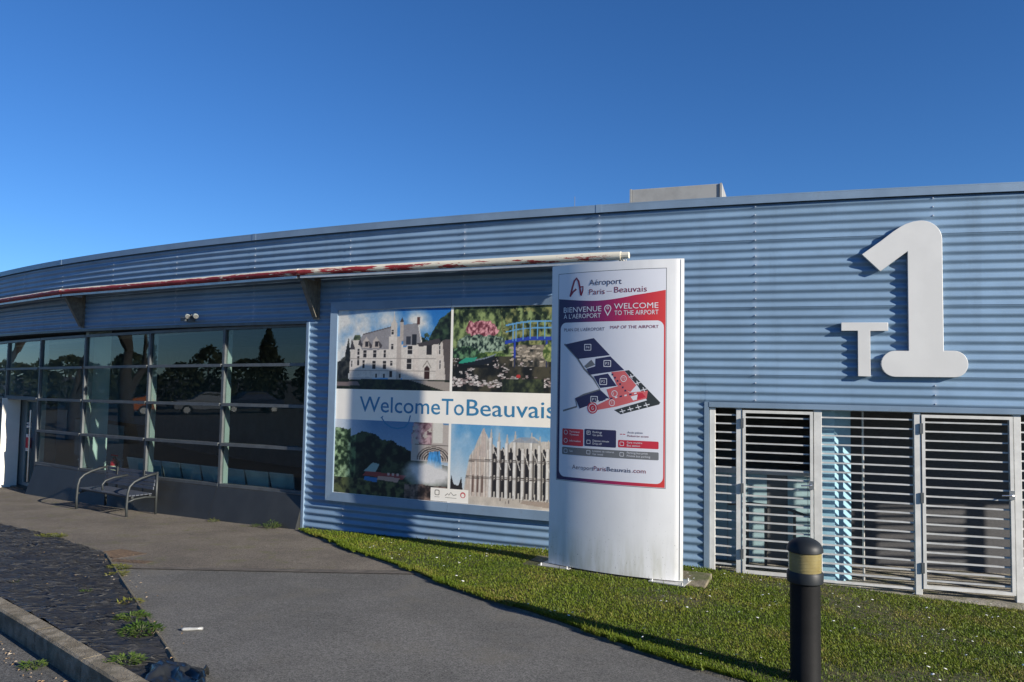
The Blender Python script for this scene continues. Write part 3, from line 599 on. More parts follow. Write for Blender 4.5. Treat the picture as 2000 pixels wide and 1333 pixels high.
# sloping charcoal base under the glass
def slope(s0, s1, n_):
    B = MB()
    for i in range(n_):
        a_, b_ = s0+(s1-s0)*i/n_, s0+(s1-s0)*(i+1)/n_
        zb = lambda s: min(g(*W(s, .15)[:2]), 0)-.06
        ta, tb = zt(.485, a_), zt(.485, b_)
        toe = .17
        B.hexa([W(a_, toe, zb(a_)), W(b_, toe, zb(b_)), W(b_, -.16, zb(b_)), W(a_, -.16, zb(a_)), W(a_, -.03, ta), W(b_, -.03, tb), W(b_, -.16, tb), W(a_, -.16, ta)])
    return B
for a_, b_ in ((-22.85, -20.91), (-24.9, -22.85), (-27.14, -24.9), (-29.02, -27.14), (-33.05, -31.2), (-35.05, -33.05), (-37.05, -35.05), (-39.05, -37.05)):
    slope(a_+.003, b_-.003, 3).build('base_panel', M_base, bld)
beam('sill', -29.05, -20.95, .0, -.145, .4865, .50, M_alud); beam('sill', -41, -31.15, .0, -.145, .4865, .50, M_alud)
# entrance door in its reveal
zd0, zd1 = -.27, 1.755
MB().wbox(-31.09, -31.045, -.05, -.46, zd0, zd1, 1).build('door_side', M_alud, bld)
MB().wbox(-30.86, -30.81, .06, -.30, zd0, zd1, 1).build('door_reveal', mat('cream_white_panel', (.72, .70, .62), .5, 0, .04), bld)
MB().wbox(-29.2, -29.16, GO+.04, -.46, zd0, zd1, 1).build('door_reveal', M_alud, bld)
MB().wbox(-31.04, -29.21, GO+.04, -.46, zd1+.002, zd1+.06, 1).build('door_lintel', M_alud, bld)
door = MB().wbox(-31.03, -30.72, -.40, -.45, zd0, zd1, 1).wbox(-29.3, -29.21, -.40, -.45, zd0, zd1, 1).wbox(-30.72, -29.3, -.40, -.45, zd0, zd0+.1, 1).wbox(-30.72, -29.3, -.40, -.45, zd1-.08, zd1, 1).build('door', M_mull, bld)
MB().wbox(-30.72, -29.3, -.42, -.43, zd0+.1, zd1-.08, 1).build('door_glass', M_glass, door)
MB().tube([W(-30.25, -.33, -.12), W(-30.25, -.33, 1.5)], .022, 8).build('handle', M_chrome, door)
for (z0, z1, m_) in ((.62, .86, M_pred), (.86, .93, M_pwhite), (.55, .615, M_pwhite), (1.08, 1.13, M_pwhite), (1.16, 1.2, M_pwhite)):
    MB().wbox(-30.66, -30.42, -.396, -.419, z0, z1, 1).build('notice', m_, door)
MB().wbox(-31.04, -29.2, .02, -.5, zd0-.06, zd0, 1).build('threshold', M_alu, bld)
# hall behind the glass
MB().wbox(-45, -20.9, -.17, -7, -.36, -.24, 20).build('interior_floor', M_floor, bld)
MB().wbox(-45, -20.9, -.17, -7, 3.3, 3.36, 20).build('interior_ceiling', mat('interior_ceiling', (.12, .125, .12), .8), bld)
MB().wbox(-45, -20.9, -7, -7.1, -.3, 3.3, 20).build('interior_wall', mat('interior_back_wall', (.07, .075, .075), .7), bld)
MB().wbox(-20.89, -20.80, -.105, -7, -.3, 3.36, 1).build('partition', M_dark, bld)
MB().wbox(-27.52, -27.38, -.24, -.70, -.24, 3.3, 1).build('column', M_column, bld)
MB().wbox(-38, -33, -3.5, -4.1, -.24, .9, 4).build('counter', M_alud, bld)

# ---- canopy: straight lengths between brackets
CB = [-15.74, -20.72, -27.1, -33.5, -39.9]
can = None
for i, (a_, b_) in enumerate(zip(CB[:-1], CB[1:])):
    A_, B_ = Vector(W(a_, .45, 3.927)), Vector(W(b_, .45, 3.927)); d = (B_-A_).normalized(); nn = Vector((d.y, -d.x, 0))
    if nn.y > 0: nn = -nn
    B = MB(); prof = [(-.045, -.05), (.02, -.053), (.045, -.035), (.055, 0), (.045, .03), (.02, .05), (-.045, .055)]; v = []
    for k in range(13):
        p = A_+(B_-A_)*((k+.01)/12.02)+Vector((0, 0, random.uniform(-.0035, .0035)))
        v += [p+nn*q+Vector((0, 0, z)) for q, z in prof]
    kk = len(prof); B.add(v, [(j*kk+q, j*kk+(q+1) % kk, (j+1)*kk+(q+1) % kk, (j+1)*kk+q) for j in range(12) for q in range(kk)]+[tuple(range(kk)), tuple(12*kk+q for q in range(kk))])
    can = smooth_angle(B.build('canopy_fascia', M_fasc, bld), 50)
    # grey lip under the fascia, slit, then the soffit sheet running back to the wall
    B = MB(); z = Vector((0, 0, 1))
    p0, p1 = A_+d*.03, B_-d*.03
    B.hexa([p0+nn*.02-z*.094, p1+nn*.02-z*.094, p1-nn*.035-z*.088, p0-nn*.035-z*.088, p0+nn*.02-z*.056, p1+nn*.02-z*.056, p1-nn*.035-z*.056, p0-nn*.035-z*.056])
    B.build('canopy_lip', M_alu, bld)
    q0, q1 = Vector(W(a_, .05, 3.9)), Vector(W(b_, .05, 3.9)); B = MB()
    n_ = 8; lo_, hi_ = [], []
    for k in range(n_+1):
        s_ = a_+(b_-a_)*k/n_; f_ = p0+(p1-p0)*k/n_-nn*.075-z*.035; w_ = Vector(W(s_, .028, 3.90)); lo_.append((f_, w_))
    for (f0, w0), (f1, w1) in zip(lo_[:-1], lo_[1:]):
        B.hexa([f0, f1, w1, w0, f0+z*.012, f1+z*.012, w1+z*.012, w0+z*.012])
    B.build('canopy_soffit', M_soff, bld)
for s in CB[1:]:
    B = MB(); t = .006/1
    prof = [(.03, 3.27), (.03, 3.84), (.38, 3.855), (.38, 3.805), (.085, 3.27)]
    v = [W(s-.006, o_, z_) for o_, z_ in prof]+[W(s+.006, o_, z_) for o_, z_ in prof]; B.add(v, [tuple(range(5)), tuple(range(9, 4, -1))]+[(q, (q+1) % 5, 5+(q+1) % 5, 5+q) for q in range(5)])
    br = B.build('bracket', M_brk, bld)
    MB().hexa([W(s-.04, .088, 3.268), W(s+.04, .088, 3.268), W(s+.04, .389, 3.803), W(s-.04, .389, 3.803), W(s-.04, .077, 3.272), W(s+.04, .077, 3.272), W(s+.04, .378, 3.810), W(s-.04, .378, 3.810)]).build('flange', M_brk, br)
    MB().wbox(s-.06, s+.06, .042, .029, 3.24, 3.89, 1).build('wall_plate', M_brk, br)
# ragged stub at the free end
B = MB(); A_ = Vector(W(-15.74, .45, 3.927)); d = (A_-Vector(W(-20.72, .45, 3.927))).normalized()
B.tube([A_-d*.05, A_+d*.10], .042, 10); B.tube([A_+d*.03-Vector((0, 0, .03)), A_+d*.03-Vector((0, 0, .11))], .012, 6); B.tube([A_+d*.005-Vector((0, 0, .03)), A_+d*.0-Vector((0, 0, .085))], .008, 6); B.tube([A_+d*.06, A_+d*.062-Vector((0, 0, .075))], .006, 6)
B.build('fascia_stub', M_fasc, can)

# ---- slatted metal screens and doors at the right
zs0, zs1 = .0, 2.03
def slats(s0, s1, n_, zlo, zhi, parent, off=-.02):
    me = None
    for i in range(n_):
        z = zlo+(zhi-zlo)*(i+.5)/n_
        o = MB().wbox(s0, s1, off, off-.03, z-.0085, z+.0085, 1).build('slat', M_sl, parent)
posts = [(-14.695, -14.625), (-14.375, -14.305), (-13.475, -13.385), (-12.385, -12.312), (-11.362, -11.288), (-10.3, -10.23), (-9.3, -9.23), (-8.2, -8.12)]
for a_, b_ in posts: MB().wbox(a_, b_, 0, -.07, -.06, zs1, 1).build('post', M_lg, bld, bevel=.004)
MB().wbox(-14.69, -8.2, -.004, -.06, zs1+.001, zs1+.035, 8).build('head_rail', M_lg, bld)
for i in range(len(posts)-1):
    a_, b_ = posts[i][1], posts[i+1][0]
    if i in (1, 3, 5):
        fr = MB(); w_ = .035
        fr.wbox(a_+.008, a_+.008+w_, .008, -.045, .015, zs1-.02, 1).wbox(b_-.008-w_, b_-.008, .008, -.045, .015, zs1-.02, 1)
        fr.wbox(a_+.008+w_, b_-.008-w_, .008, -.045, .015, .05, 1).wbox(a_+.008+w_, b_-.008-w_, .008, -.045, zs1-.055, zs1-.02, 1)
        dr = fr.build('slatted_door', M_lg, bld)
        slats(a_+.008+w_, b_-.008-w_, 18, .05, zs1-.055, dr)
        for z in (.25, 1.05, 1.85): MB().wbox(a_-.012, a_+.02, .02, .006, z-.06, z+.06, 1).build('hinge', M_alud, dr)
        MB().wbox(b_-.06, b_-.004, .022, .0085, 1.08, 1.18, 1).build('lock_plate', M_chrome, dr)
        MB().tube([W(b_-.03, .02, 1.13), W(b_-.03, .06, 1.13), W(b_-.05, .065, 1.13), W(b_-.15, .065, 1.125)], .009, 8).build('handle', M_chrome, dr)
    else:
        sc = MB().wbox(a_+.001, b_-.001, -.012, -.055, -.01, .012, 1).build('slat_screen', M_lg, bld)
        slats(a_-.002, b_+.002, 18, .05, zs1-.03, sc)
# plinth and the yard behind the screens
MB().wbox(-14.75, -6, .09, -.12, -.6, -.065, 8).build('plinth', M_conc, bld)
MB().wbox(-14.79, -6, -.125, -3.0, -.2, -.064, 8).build('yard_floor', M_conc, bld)
MB().wbox(-14.79, -6, -.15, -3.0, 2.12, 2.2, 8).build('yard_ceiling', M_dark, bld)
MB().wbox(-13.2, -6, -1.5, -1.6, -.1, 2.12, 6).build('yard_wall', mat('dark_mesh_wall', (.085, .085, .09), .8, 0, .2, 30, stretch=(1, 1, 8)), bld)
MB().wbox(-14.9, -14.79, -.14, -3.0, -.1, 2.12, 1).build('yard_wall', M_dark, bld)
MB().wbox(-14.78, -13.21, -2.9, -3.0, -.1, 2.12, 1).build('yard_wall', mat('grey_yard_wall', (.2, .19, .18), .8), bld)
for k in range(6):
    a_ = -14.78+.2617*k; MB().wbox(a_+.003, a_+.258, -1.0, -1.04, -.06, 1.12, 1).build('teal_panel', M_teal if k != 3 else M_pgrey, bld)
MB().wbox(-14.78, -13.22, -.96, -1.06, 1.124, 1.2, 1).build('white_rail', M_white, bld)
for s in (-14.25, -14.02, -13.66): MB().tube([W(s, -.7, -.06), W(s, -.7, .72)], .018, 6).build('rail_post', M_alud, bld)
MB().tube([W(-14.5, -.7, .74), W(-14.2, -.7, .77), W(-13.8, -.7, .74), W(-13.4, -.7, .62)], .018, 6).build('handrail', M_alud, bld)
MB().wbox(-13.40, -13.22, -.22, -.26, -.06, 2.11, 1).build('blue_panel', M_skyblue, bld)
p0, p1 = W(-13.219, -.25), W(-13.0, -.5)
MB().hexa([(*p0[:2], -.06), (*p1[:2], -.06), (p1[0]-.03, p1[1]+.02, -.06), (p0[0]-.03, p0[1]+.02, -.06), (*p0[:2], 2.11), (*p1[:2], 2.11), (p1[0]-.03, p1[1]+.02, 2.11), (p0[0]-.03, p0[1]+.02, 2.11)]).build('blue_panel', M_skyblue, bld)
MB().tube([W(-12.86, -.5, -.06), W(-12.86, -.5, 2.11)], .014, 6).build('downpipe', M_alu, bld)
MB().tube([W(-17.1, -2, 4.5), W(-17.1, -2, 5.36)], .0045, 5).build('lightning_rod', M_pgrey, bld)
# roof-top unit
ru = empty('rooftop_unit', W(-15.69, -4.6, 4.5), -15.66/RW, 'grey metal ventilation unit standing on the terminal roof', 'roof unit')
B = MB().box(-.79, .79, -.62, .55, 0, 1.42); B.build('casing', M_unit, ru, local=True, bevel=.01)
for x in (-.81, .81): MB().box(x-.018, x+.018, -.64, .6, 0, 1.425).build('end_plate', M_unit, ru, local=True)
MB().box(.2, .75, -.63, -.621, .3, 1.1).build('access_panel', M_unit, ru, local=True)

# ================================================================== LETTERS ON THE WALL
def wallprism(name, pts, o_front, o_back, m, label, cat, smooth_c=None):
    cs = sum(p[0] for p in pts)/len(pts); B = MB(); n_ = len(pts)
    B.add([W(s, o_front, z) for s, z in pts]+[W(s, o_back, z) for s, z in pts], [tuple(range(n_)), tuple(range(2*n_-1, n_-1, -1))]+[(i, n_+i, n_+(i+1) % n_, (i+1) % n_) for i in range(n_)])
    o = B.build(name, m); smooth_angle(o, 35)
    b_ = o.modifiers.new('bevel', 'BEVEL'); b_.width = .004; b_.segments = 2; b_.limit_method = 'ANGLE'
    return tag(o, label, cat)
def arc(cx_, cy_, rx, ry, a0, a1, n_): return [(cx_+rx*math.cos(R(a0+(a1-a0)*i/n_)), cy_+ry*math.sin(R(a0+(a1-a0)*i/n_))) for i in range(n_+1)]
one = [(-12.94, 3.90), (-12.73, 4.055), (-12.60, 4.16), (-12.52, 4.215), (-12.46, 4.247), (-12.38, 4.272)]+arc(-12.305, 4.055, .225, .225, 95, 0, 12)+[(-12.08, 2.753)]+arc(-11.975, 2.60, .145, .153, 90, -90, 14)+arc(-12.59, 2.597, .15, .153, 270, 90, 14)+[(-12.445, 2.75), (-12.445, 3.92), (-12.74, 3.69)]
wallprism('digit_one', one, .078, .035, M_white, 'large white raised numeral 1 on the blue wall', 'number sign')
wallprism('letter_t', [(-13.17, 3.088), (-12.66, 3.083), (-12.66, 2.985), (-12.853, 2.985), (-12.853, 2.445), (-12.99, 2.445), (-12.99, 2.985), (-13.17, 2.985)], .072, .035, M_white, 'small white raised letter T left of the large numeral', 'letter sign')

# ================================================================== BILLBOARD
bb = empty('billboard', W(-18.27, .03, .47), 0, 'blue framed wall billboard of four printed photographs reading WelcomeToBeauvais', 'billboard')
BS0, BS1, BZ0, BZ1 = -20.40, -16.16, .47, 3.49; FW = .125
fo_, fi_ = .085, .03
def mit(a_, b_, c_, d_):                     # mitred frame member from four (s,z) corners, cut to follow the wall
    B = MB(); n_ = 6
    for i in range(n_):
        L0 = lambda p, q, t: (p[0]+(q[0]-p[0])*t, p[1]+(q[1]-p[1])*t)
        p0, p1, p2, p3 = L0(a_, b_, i/n_), L0(a_, b_, (i+1)/n_), L0(d_, c_, (i+1)/n_), L0(d_, c_, i/n_)
        B.hexa([W(p0[0], fi_, p0[1]), W(p1[0], fi_, p1[1]), W(p2[0], fi_, p2[1]), W(p3[0], fi_, p3[1]), W(p0[0], fo_, p0[1]), W(p1[0], fo_, p1[1]), W(p2[0], fo_-.012, p2[1]), W(p3[0], fo_-.012, p3[1])])
    return B
MID = (BS0+BS1)/2
for a_, b_, c_, d_ in (((BS0, BZ1), (MID-.002, BZ1), (MID-.002, BZ1-FW), (BS0+FW, BZ1-FW)), ((MID+.002, BZ1), (BS1, BZ1), (BS1-FW, BZ1-FW), (MID+.002, BZ1-FW)),
                       ((BS0, BZ0), (MID-.002, BZ0), (MID-.002, BZ0+FW), (BS0+FW, BZ0+FW)), ((MID+.002, BZ0), (BS1, BZ0), (BS1-FW, BZ0+FW), (MID+.002, BZ0+FW)),
                       ((BS0, BZ0+.001), (BS0, BZ1-.001), (BS0+FW-.001, BZ1-FW), (BS0+FW-.001, BZ0+FW)), ((BS1, BZ0+.001), (BS1, BZ1-.001), (BS1-FW+.001, BZ1-FW), (BS1-FW+.001, BZ0+FW))):
    mit(a_, b_, c_, d_).build('frame', M_clad2, bb)
MB().wbox(BS0+FW-.02, BS1-FW+.02, .048, .028, BZ0+FW-.02, BZ1-FW+.02, 8).build('backing_board', M_cream, bb)
wmap = lambda u, v, l: W(u, .048+l*.0004, v)

# painted prints: each photograph is laid out as colours on a fine grid
class Pic:
    def __init__(s, w, h, xs=1.): s.w, s.h = w, h; s.x, s.y = np.meshgrid((np.arange(w)+.5)/w*xs, (np.arange(h)+.5)/h); s.c = np.zeros((h, w, 3)); s.asp = w/h/xs
    def mask(s, k, col, a_=1.):
        col = np.asarray(col, float); k = k.astype(float)*a_
        s.c = s.c*(1-k[..., None])+col*k[..., None]
    def poly(s, P, col, a_=1.): s.mask(inpoly(s.x, s.y, P), col, a_)
    def rect(s, x0, x1, y0, y1, col, a_=1.): s.mask((s.x > x0) & (s.x < x1) & (s.y > y0) & (s.y < y1), col, a_)
    def ell(s, x, y, rx, ry, col, a_=1.): s.mask(((s.x-x)/rx)**2+((s.y-y)/ry)**2 < 1, col, a_)
    def line(s, P, w_, col):
        for (x0, y0), (x1, y1) in zip(P[:-1], P[1:]):
            dx_, dy_ = (x1-x0)*s.asp, y1-y0; L2 = dx_*dx_+dy_*dy_+1e-9; t = np.clip(((s.x-x0)*s.asp*dx_+(s.y-y0)*dy_)/L2, 0, 1)
            s.mask(np.hypot((s.x-x0)*s.asp-t*dx_, s.y-y0-t*dy_) < w_/2, col)
    def fb(s, f, seed, o=5, sx=1, sy=1): return fbm(s.x*f*s.asp*sx+seed*3.1, s.y*f*sy+seed*1.7, seed, o)
    def tex(s, k, amt, f, seed, sx=1, sy=1): s.c = np.where(k[..., None], s.c*(1+amt*(s.fb(f, seed, 5, sx, sy)[..., None]-.5)*2), s.c)
    def leaves(s, k, f, seed, dark, lite):
        n_ = np.clip((s.fb(f, seed, 6)-.36)*3.4, 0, 1)[..., None]; s.c = np.where(k[..., None], np.array(dark)*(1-n_)+np.array(lite)*n_, s.c)
    def windows(s, L, col=(45, 42, 42)):
        for x, y, w_, h_ in L:
            s.rect(x-w_/2-.006, x+w_/2+.006, y-.012, y+h_+.014, (225, 216, 205)); s.rect(x-w_/2, x+w_/2, y, y+h_, col); s.rect(x-.002, x+.002, y, y+h_, (190, 182, 172)); s.rect(x-w_/2, x+w_/2, y+h_*.55, y+h_*.55+.009, (190, 182, 172))
    def out(s, name, s0, s1, z0, z1, parent, layer=1):
        V = np.array([W(a_, .048+layer*.0004, 0)[:2] for a_ in s0+(s1-s0)*np.arange(s.w)/(s.w-1)]); zz = z0+(z1-z0)*np.arange(s.h)/(s.h-1)
        V = np.concatenate([np.c_[V, np.full(s.w, z)] for z in zz]); i_ = (np.arange(s.h-1)[:, None]*s.w+np.arange(s.w-1)).ravel()
        me = npmesh(name, V, np.c_[i_, i_+1, i_+1+s.w, i_+s.w], M_photo); col = me.color_attributes.new('print', 'FLOAT_COLOR', 'POINT')
        gr = RNG.normal(0, 1, s.c.shape[:2])[..., None]; s.c = s.c*(1+.012*gr)*(1+.03*(s.fb(55, 91)[..., None]-.5)*2); q = np.clip(s.c, 3, 250)/255.; lin = np.where(q < .04045, q/12.92, ((q+.055)/1.055)**2.4)*.88
        col.data.foreach_set('color', np.c_[lin.reshape(-1, 3), np.ones(s.w*s.h)].astype(np.float32).ravel()); return link(name, me, parent)
def chateau():
    p = Pic(200, 120); t = p.y[..., None]; n_ = np.clip((p.fb(2.2, 3)-.38)*3.2+(.45-p.x)*.9, 0, 1)[..., None]
    p.c = np.array((36, 112, 186))*t+np.array((128, 186, 222))*(1-t); p.c = p.c*(1-n_)+np.array((226, 224, 216))*n_
    k = ((p.x > .82) & (p.y > .5) & (p.y < .56+.40*np.sqrt(np.clip((p.x-.82)/.18, 0, 1))+.1*(p.fb(9, 4)-.5))); p.leaves(k, 16, 5, (14, 24, 20), (62, 84, 58))
    k = inpoly(p.x, p.y, [(.7, .5), (.74, .66), (.8, .7), (.86, .62), (.9, .5)]) & (p.fb(14, 6) > .38); p.leaves(k, 16, 5, (20, 34, 26), (86, 104, 74))
    k = ((p.x < .11) & (p.y < .34+.25*p.x*4+.15*(p.fb(12, 8)-.5))) | inpoly(p.x, p.y, [(.06, .2), (.075, .45), (.105, .66), (.125, .45), (.13, .2)]); p.leaves(k, 18, 9, (16, 18, 20), (76, 78, 72))
    k = inpoly(p.x, p.y, [(.13, .55), (.16, .68), (.21, .68), (.24, .58)]); p.leaves(k & (p.fb(16, 3) > .4), 18, 9, (60, 72, 52), (120, 130, 96))
    st = (224, 214, 200)
    p.poly([(.12, .15), (.125, .55), (.15, .62), (.6, .56), (.62, .15)], st); p.poly([(.19, .58), (.24, .69), (.49, .775), (.5, .5), (.24, .49)], (150, 146, 146)); p.line([(.24, .69), (.49, .775)], .014, (96, 90, 90))
    p.poly([(.6, .8), (.725, .82), (.76, .57), (.6, .54)], (146, 143, 144)); p.line([(.725, .82), (.76, .56)], .016, (226, 220, 208)); p.rect(.715, .74, .8, .89, (96, 66, 58))
    p.poly([(.6, .12), (.6, .52), (.78, .58), (.9, .61), (.9, .12)], st); p.poly([(.72, .57), (.9, .63), (.93, .57), (.74, .53)], (72, 66, 66))
    p.poly([(.88, .10), (.885, .5), (.935, .61), (.975, .08)], (216, 204, 190)); p.poly([(.93, .61), (1, .62), (1, .06), (.965, .09)], (96, 86, 82))
    p.poly([(.16, .15), (.16, .56), (.185, .62), (.215, .56), (.23, .15)], (222, 212, 198)); p.poly([(.12, .5), (.135, .64), (.17, .5)], (70, 66, 68)); p.poly([(.195, .56), (.21, .64), (.25, .52)], (70, 66, 68))
    p.rect(.475, .585, .13, .66, (228, 218, 204)); p.rect(.545, .585, .13, .66, (192, 180, 168)); p.poly([(.49, .66), (.492, .82), (.51, .86), (.518, .97), (.527, .86), (.545, .82), (.545, .66)], (212, 202, 188))
    p.rect(.572, .6, .6, .83, (188, 176, 164)); p.poly([(.568, .83), (.586, .9), (.604, .83)], (70, 66, 66)); p.rect(.69, .735, .12, .5, (222, 210, 196))
    for x in (.27, .36): p.poly([(x-.035, .52), (x-.03, .6), (x, .66), (x+.03, .6), (x+.05, .52)], (196, 184, 172)); p.rect(x-.012, x+.018, .53, .6, (50, 46, 48)); p.poly([(x+.02, .61), (x+.055, .55), (x+.05, .52), (x+.03, .52)], (80, 74, 74))
    p.windows([(.26, .4, .026, .09), (.35, .4, .026, .09), (.44, .4, .022, .09), (.345, .26, .03, .1), (.44, .26, .026, .1), (.25, .27, .02, .1), (.505, .68, .022, .06), (.505, .5, .022, .07), (.5, .3, .022, .06), (.66, .44, .036, .1), (.655, .26, .04, .12), (.14, .28, .014, .08), (.2, .3, .02, .12), (.2, .43, .02, .08), (.91, .44, .012, .1), (.915, .27, .012, .1)])
    p.rect(.8, .845, .43, .55, (52, 48, 48)); p.rect(.625, .665, .56, .66, (58, 60, 68)); p.rect(.675, .715, .55, .68, (44, 46, 52)); p.rect(.485, .51, .16, .24, (48, 36, 32)); p.poly([(.785, .14), (.785, .27), (.808, .31), (.83, .27), (.83, .14)], (62, 40, 34)); p.line([(.775, .29), (.808, .36), (.84, .28)], .012, (150, 140, 128))
    for y in (.235, .385): p.rect(.12, .88, y, y+.008, (160, 150, 140))
    for x in (.36, .43, .57): p.rect(x, x+.016, .15, .2, (40, 36, 36))
    k = (p.y > .13) & (p.y < .9); p.tex(k, .05, 26, 12); p.tex(k, .07, 70, 13)
    k = p.y < .13; p.leaves(k, 20, 14, (22, 26, 20), (52, 60, 36)); p.poly([(.66, .13), (1, .11), (1, .0), (.97, 0)], (166, 154, 142)); p.poly([(.12, .12), (.36, .14), (.3, .155), (.12, .15)], (190, 184, 178)); p.poly([(0, .04), (.22, .05), (.2, .1), (0, .09)], (128, 112, 108)); return p
def garden():
    p = Pic(264, 120, 1.32); p.leaves(np.ones_like(p.x, bool), 13, 31, (20, 32, 16), (150, 166, 104))
    p.leaves((p.y > .55) & (p.x > .5) & (p.fb(6, 7) > .5), 14, 32, (30, 44, 22), (150, 150, 92))
    k = (((p.x-.30)/.21)**2+((p.y-.73)/.12)**2 < .75+.9*(p.fb(9, 33)-.5)); p.leaves(k, 30, 34, (110, 50, 58), (240, 172, 174))
    k = (((p.x-.3)/.3)**2+((p.y-.56)/.12)**2 < .8+.8*(p.fb(10, 35)-.5)); p.leaves(k, 32, 36, (22, 38, 32), (168, 188, 160))
    k = (((p.x-.14)/.16)**2+((p.y-.44)/.1)**2 < .9); p.leaves(k, 24, 37, (20, 36, 26), (110, 150, 104)); p.leaves((((p.x-.4)/.16)**2+((p.y-.42)/.05)**2 < .9), 24, 38, (40, 66, 26), (150, 170, 90))
    k = p.y < .40-.02*np.sin(p.x*9); p.leaves(k, 7, 39, (24, 24, 20), (78, 72, 54)); p.leaves((p.x > .62) & (p.y < .55) & (p.y >= .3), 12, 40, (40, 40, 34), (150, 138, 120))
    rng = np.random.default_rng(2)
    for _ in range(800):
        y = rng.uniform(.06, .4); x = rng.uniform(.0, 1.32); big = .6+(.4-y)*3
        if fbm(np.array([x*5]), np.array([y*9]), 41, 3)[0] < .47: continue
        v = rng.uniform(.75, 1.1); p.ell(x, y, .012*big, .0055*big, np.array((214, 204, 196))*v if rng.random() < .72 else np.array((176, 156, 150))*v)
    for _ in range(60): x = rng.uniform(.6, 1); y = rng.uniform(.36, .54); p.ell(x, y, .02, .01, np.array((190, 176, 156))*rng.uniform(.7, 1.1))
    p.poly([(.06, .34), (.14, .4), (.26, .405), (.24, .36), (.1, .33)], (52, 158, 128)); p.poly([(.08, .33), (.24, .36), (.3, .39), (.45, .44), (.4, .34), (.3, .31), (.1, .31)], (26, 30, 36)); p.line([(.24, .37), (.36, .4), (.45, .44)], .014, (128, 140, 146)); p.rect(.06, .42, .28, .32, (20, 20, 18))
    d_ = (44, 70, 168); l_ = (104, 164, 208)
    A_ = lambda x, h: h+.05*math.sin(min(1, (x-.52)/.3)*1.57)
    for h_, c_, w_ in ((.55, d_, .04), (.67, l_, .012), (.745, l_, .018)): p.line([(x, A_(x, h_)+.02) for x in np.linspace(.55, 1.3, 18)], w_, c_)
    for x in (.62, .65, .72, .79, .86, .93, 1.0, 1.07, 1.14, 1.2): p.line([(x, A_(x, .57)), (x, A_(x, .75)+.02)], .014, l_)
    for x in (.64, .95): p.line([(x, .58), (x, .4)], .034, d_); p.line([(x, .4), (x, .3)], .02, (44, 52, 84))
    p.leaves((((p.x-.98)/.07)**2+((p.y-.46)/.11)**2 < .9), 30, 44, (70, 92, 40), (170, 176, 110)); p.ell(.68, .19, .022, .02, (196, 60, 56)); p.leaves((p.x > .52) & (p.y < .16) & (p.x < .93), 16, 45, (30, 36, 26), (84, 92, 58)); return p
def valley():
    p = Pic(200, 120); t = p.y[..., None]; p.c = np.array((96, 140, 178))*t+np.array((222, 226, 228))*(1-t); n_ = np.clip((.35-p.x)*3, 0, 1)[..., None]; p.c = p.c*(1-n_)+np.array((226, 230, 232))*n_
    k = p.y < .84-.35*np.abs(p.x-.25)+.14*(p.fb(8, 51)-.5)-.28*np.clip(p.x-.5, 0, 1); p.leaves(k, 13, 52, (20, 32, 18), (104, 130, 84)); k &= p.x > .2; p.c = np.where(k[..., None], p.c*.55, p.c)
    k = (p.x < .15) & (p.y < .88+.1*(p.fb(9, 53)-.5)); p.leaves(k, 20, 54, (30, 50, 26), (170, 196, 146)); k = (p.y < .22) & (p.x < .7); p.leaves(k, 16, 55, (22, 28, 18), (92, 100, 60))
    p.poly([(.28, .32), (.36, .44), (.42, .42), (.38, .3)], (150, 178, 170)); p.poly([(.27, .26), (.62, .24), (.66, .3), (.3, .32)], (150, 66, 62)); p.poly([(.28, .2), (.4, .18), (.4, .24), (.29, .25)], (56, 120, 176)); p.poly([(.4, .22), (.58, .2), (.6, .26), (.41, .27)], (196, 158, 140))
    for x in (.5, .54, .58): p.ell(x, .3, .012, .018, (206, 176, 164))
    p.poly([(.69, .5), (.7, .95), (.86, 1), (1, .97), (1, .5)], (196, 184, 172)); k = (p.x > .69) & (p.x < .86) & (p.y > .72) & (p.fb(7, 56) > .38); p.leaves(k, 16, 57, (92, 62, 70), (200, 168, 168)); p.rect(.87, .95, .74, 1, (226, 220, 206))
    for q in range(5): rr = .17-.025*q; k = (np.abs(np.hypot((p.x-.88)*p.asp*.75, (p.y-.52))-rr) < .008) & (p.y > .52); p.mask(k, (58, 52, 50) if q % 2 else (120, 108, 100))
    p.poly([(.82, .42), (.84, .62), (.93, .64), (.95, .42)], (70, 142, 198)); p.tex((p.x > .82) & (p.x < .95) & (p.y > .42) & (p.y < .64), .5, 40, 58, 2, .3); p.rect(.72, 1, .705, .72, (64, 58, 56))
    n_ = np.clip(1.25-(((p.x-.84)/.24)**2+((p.y-.34)/.17)**2)+.9*(p.fb(6, 59)-.5), 0, 1)[..., None]; p.c = p.c*(1-n_)+np.array((230, 226, 220))*n_
    k = (p.x > .64) & (p.y < .2+.08*(p.fb(9, 60)-.5)); p.leaves(k, 16, 61, (42, 34, 32), (142, 118, 104)); return p
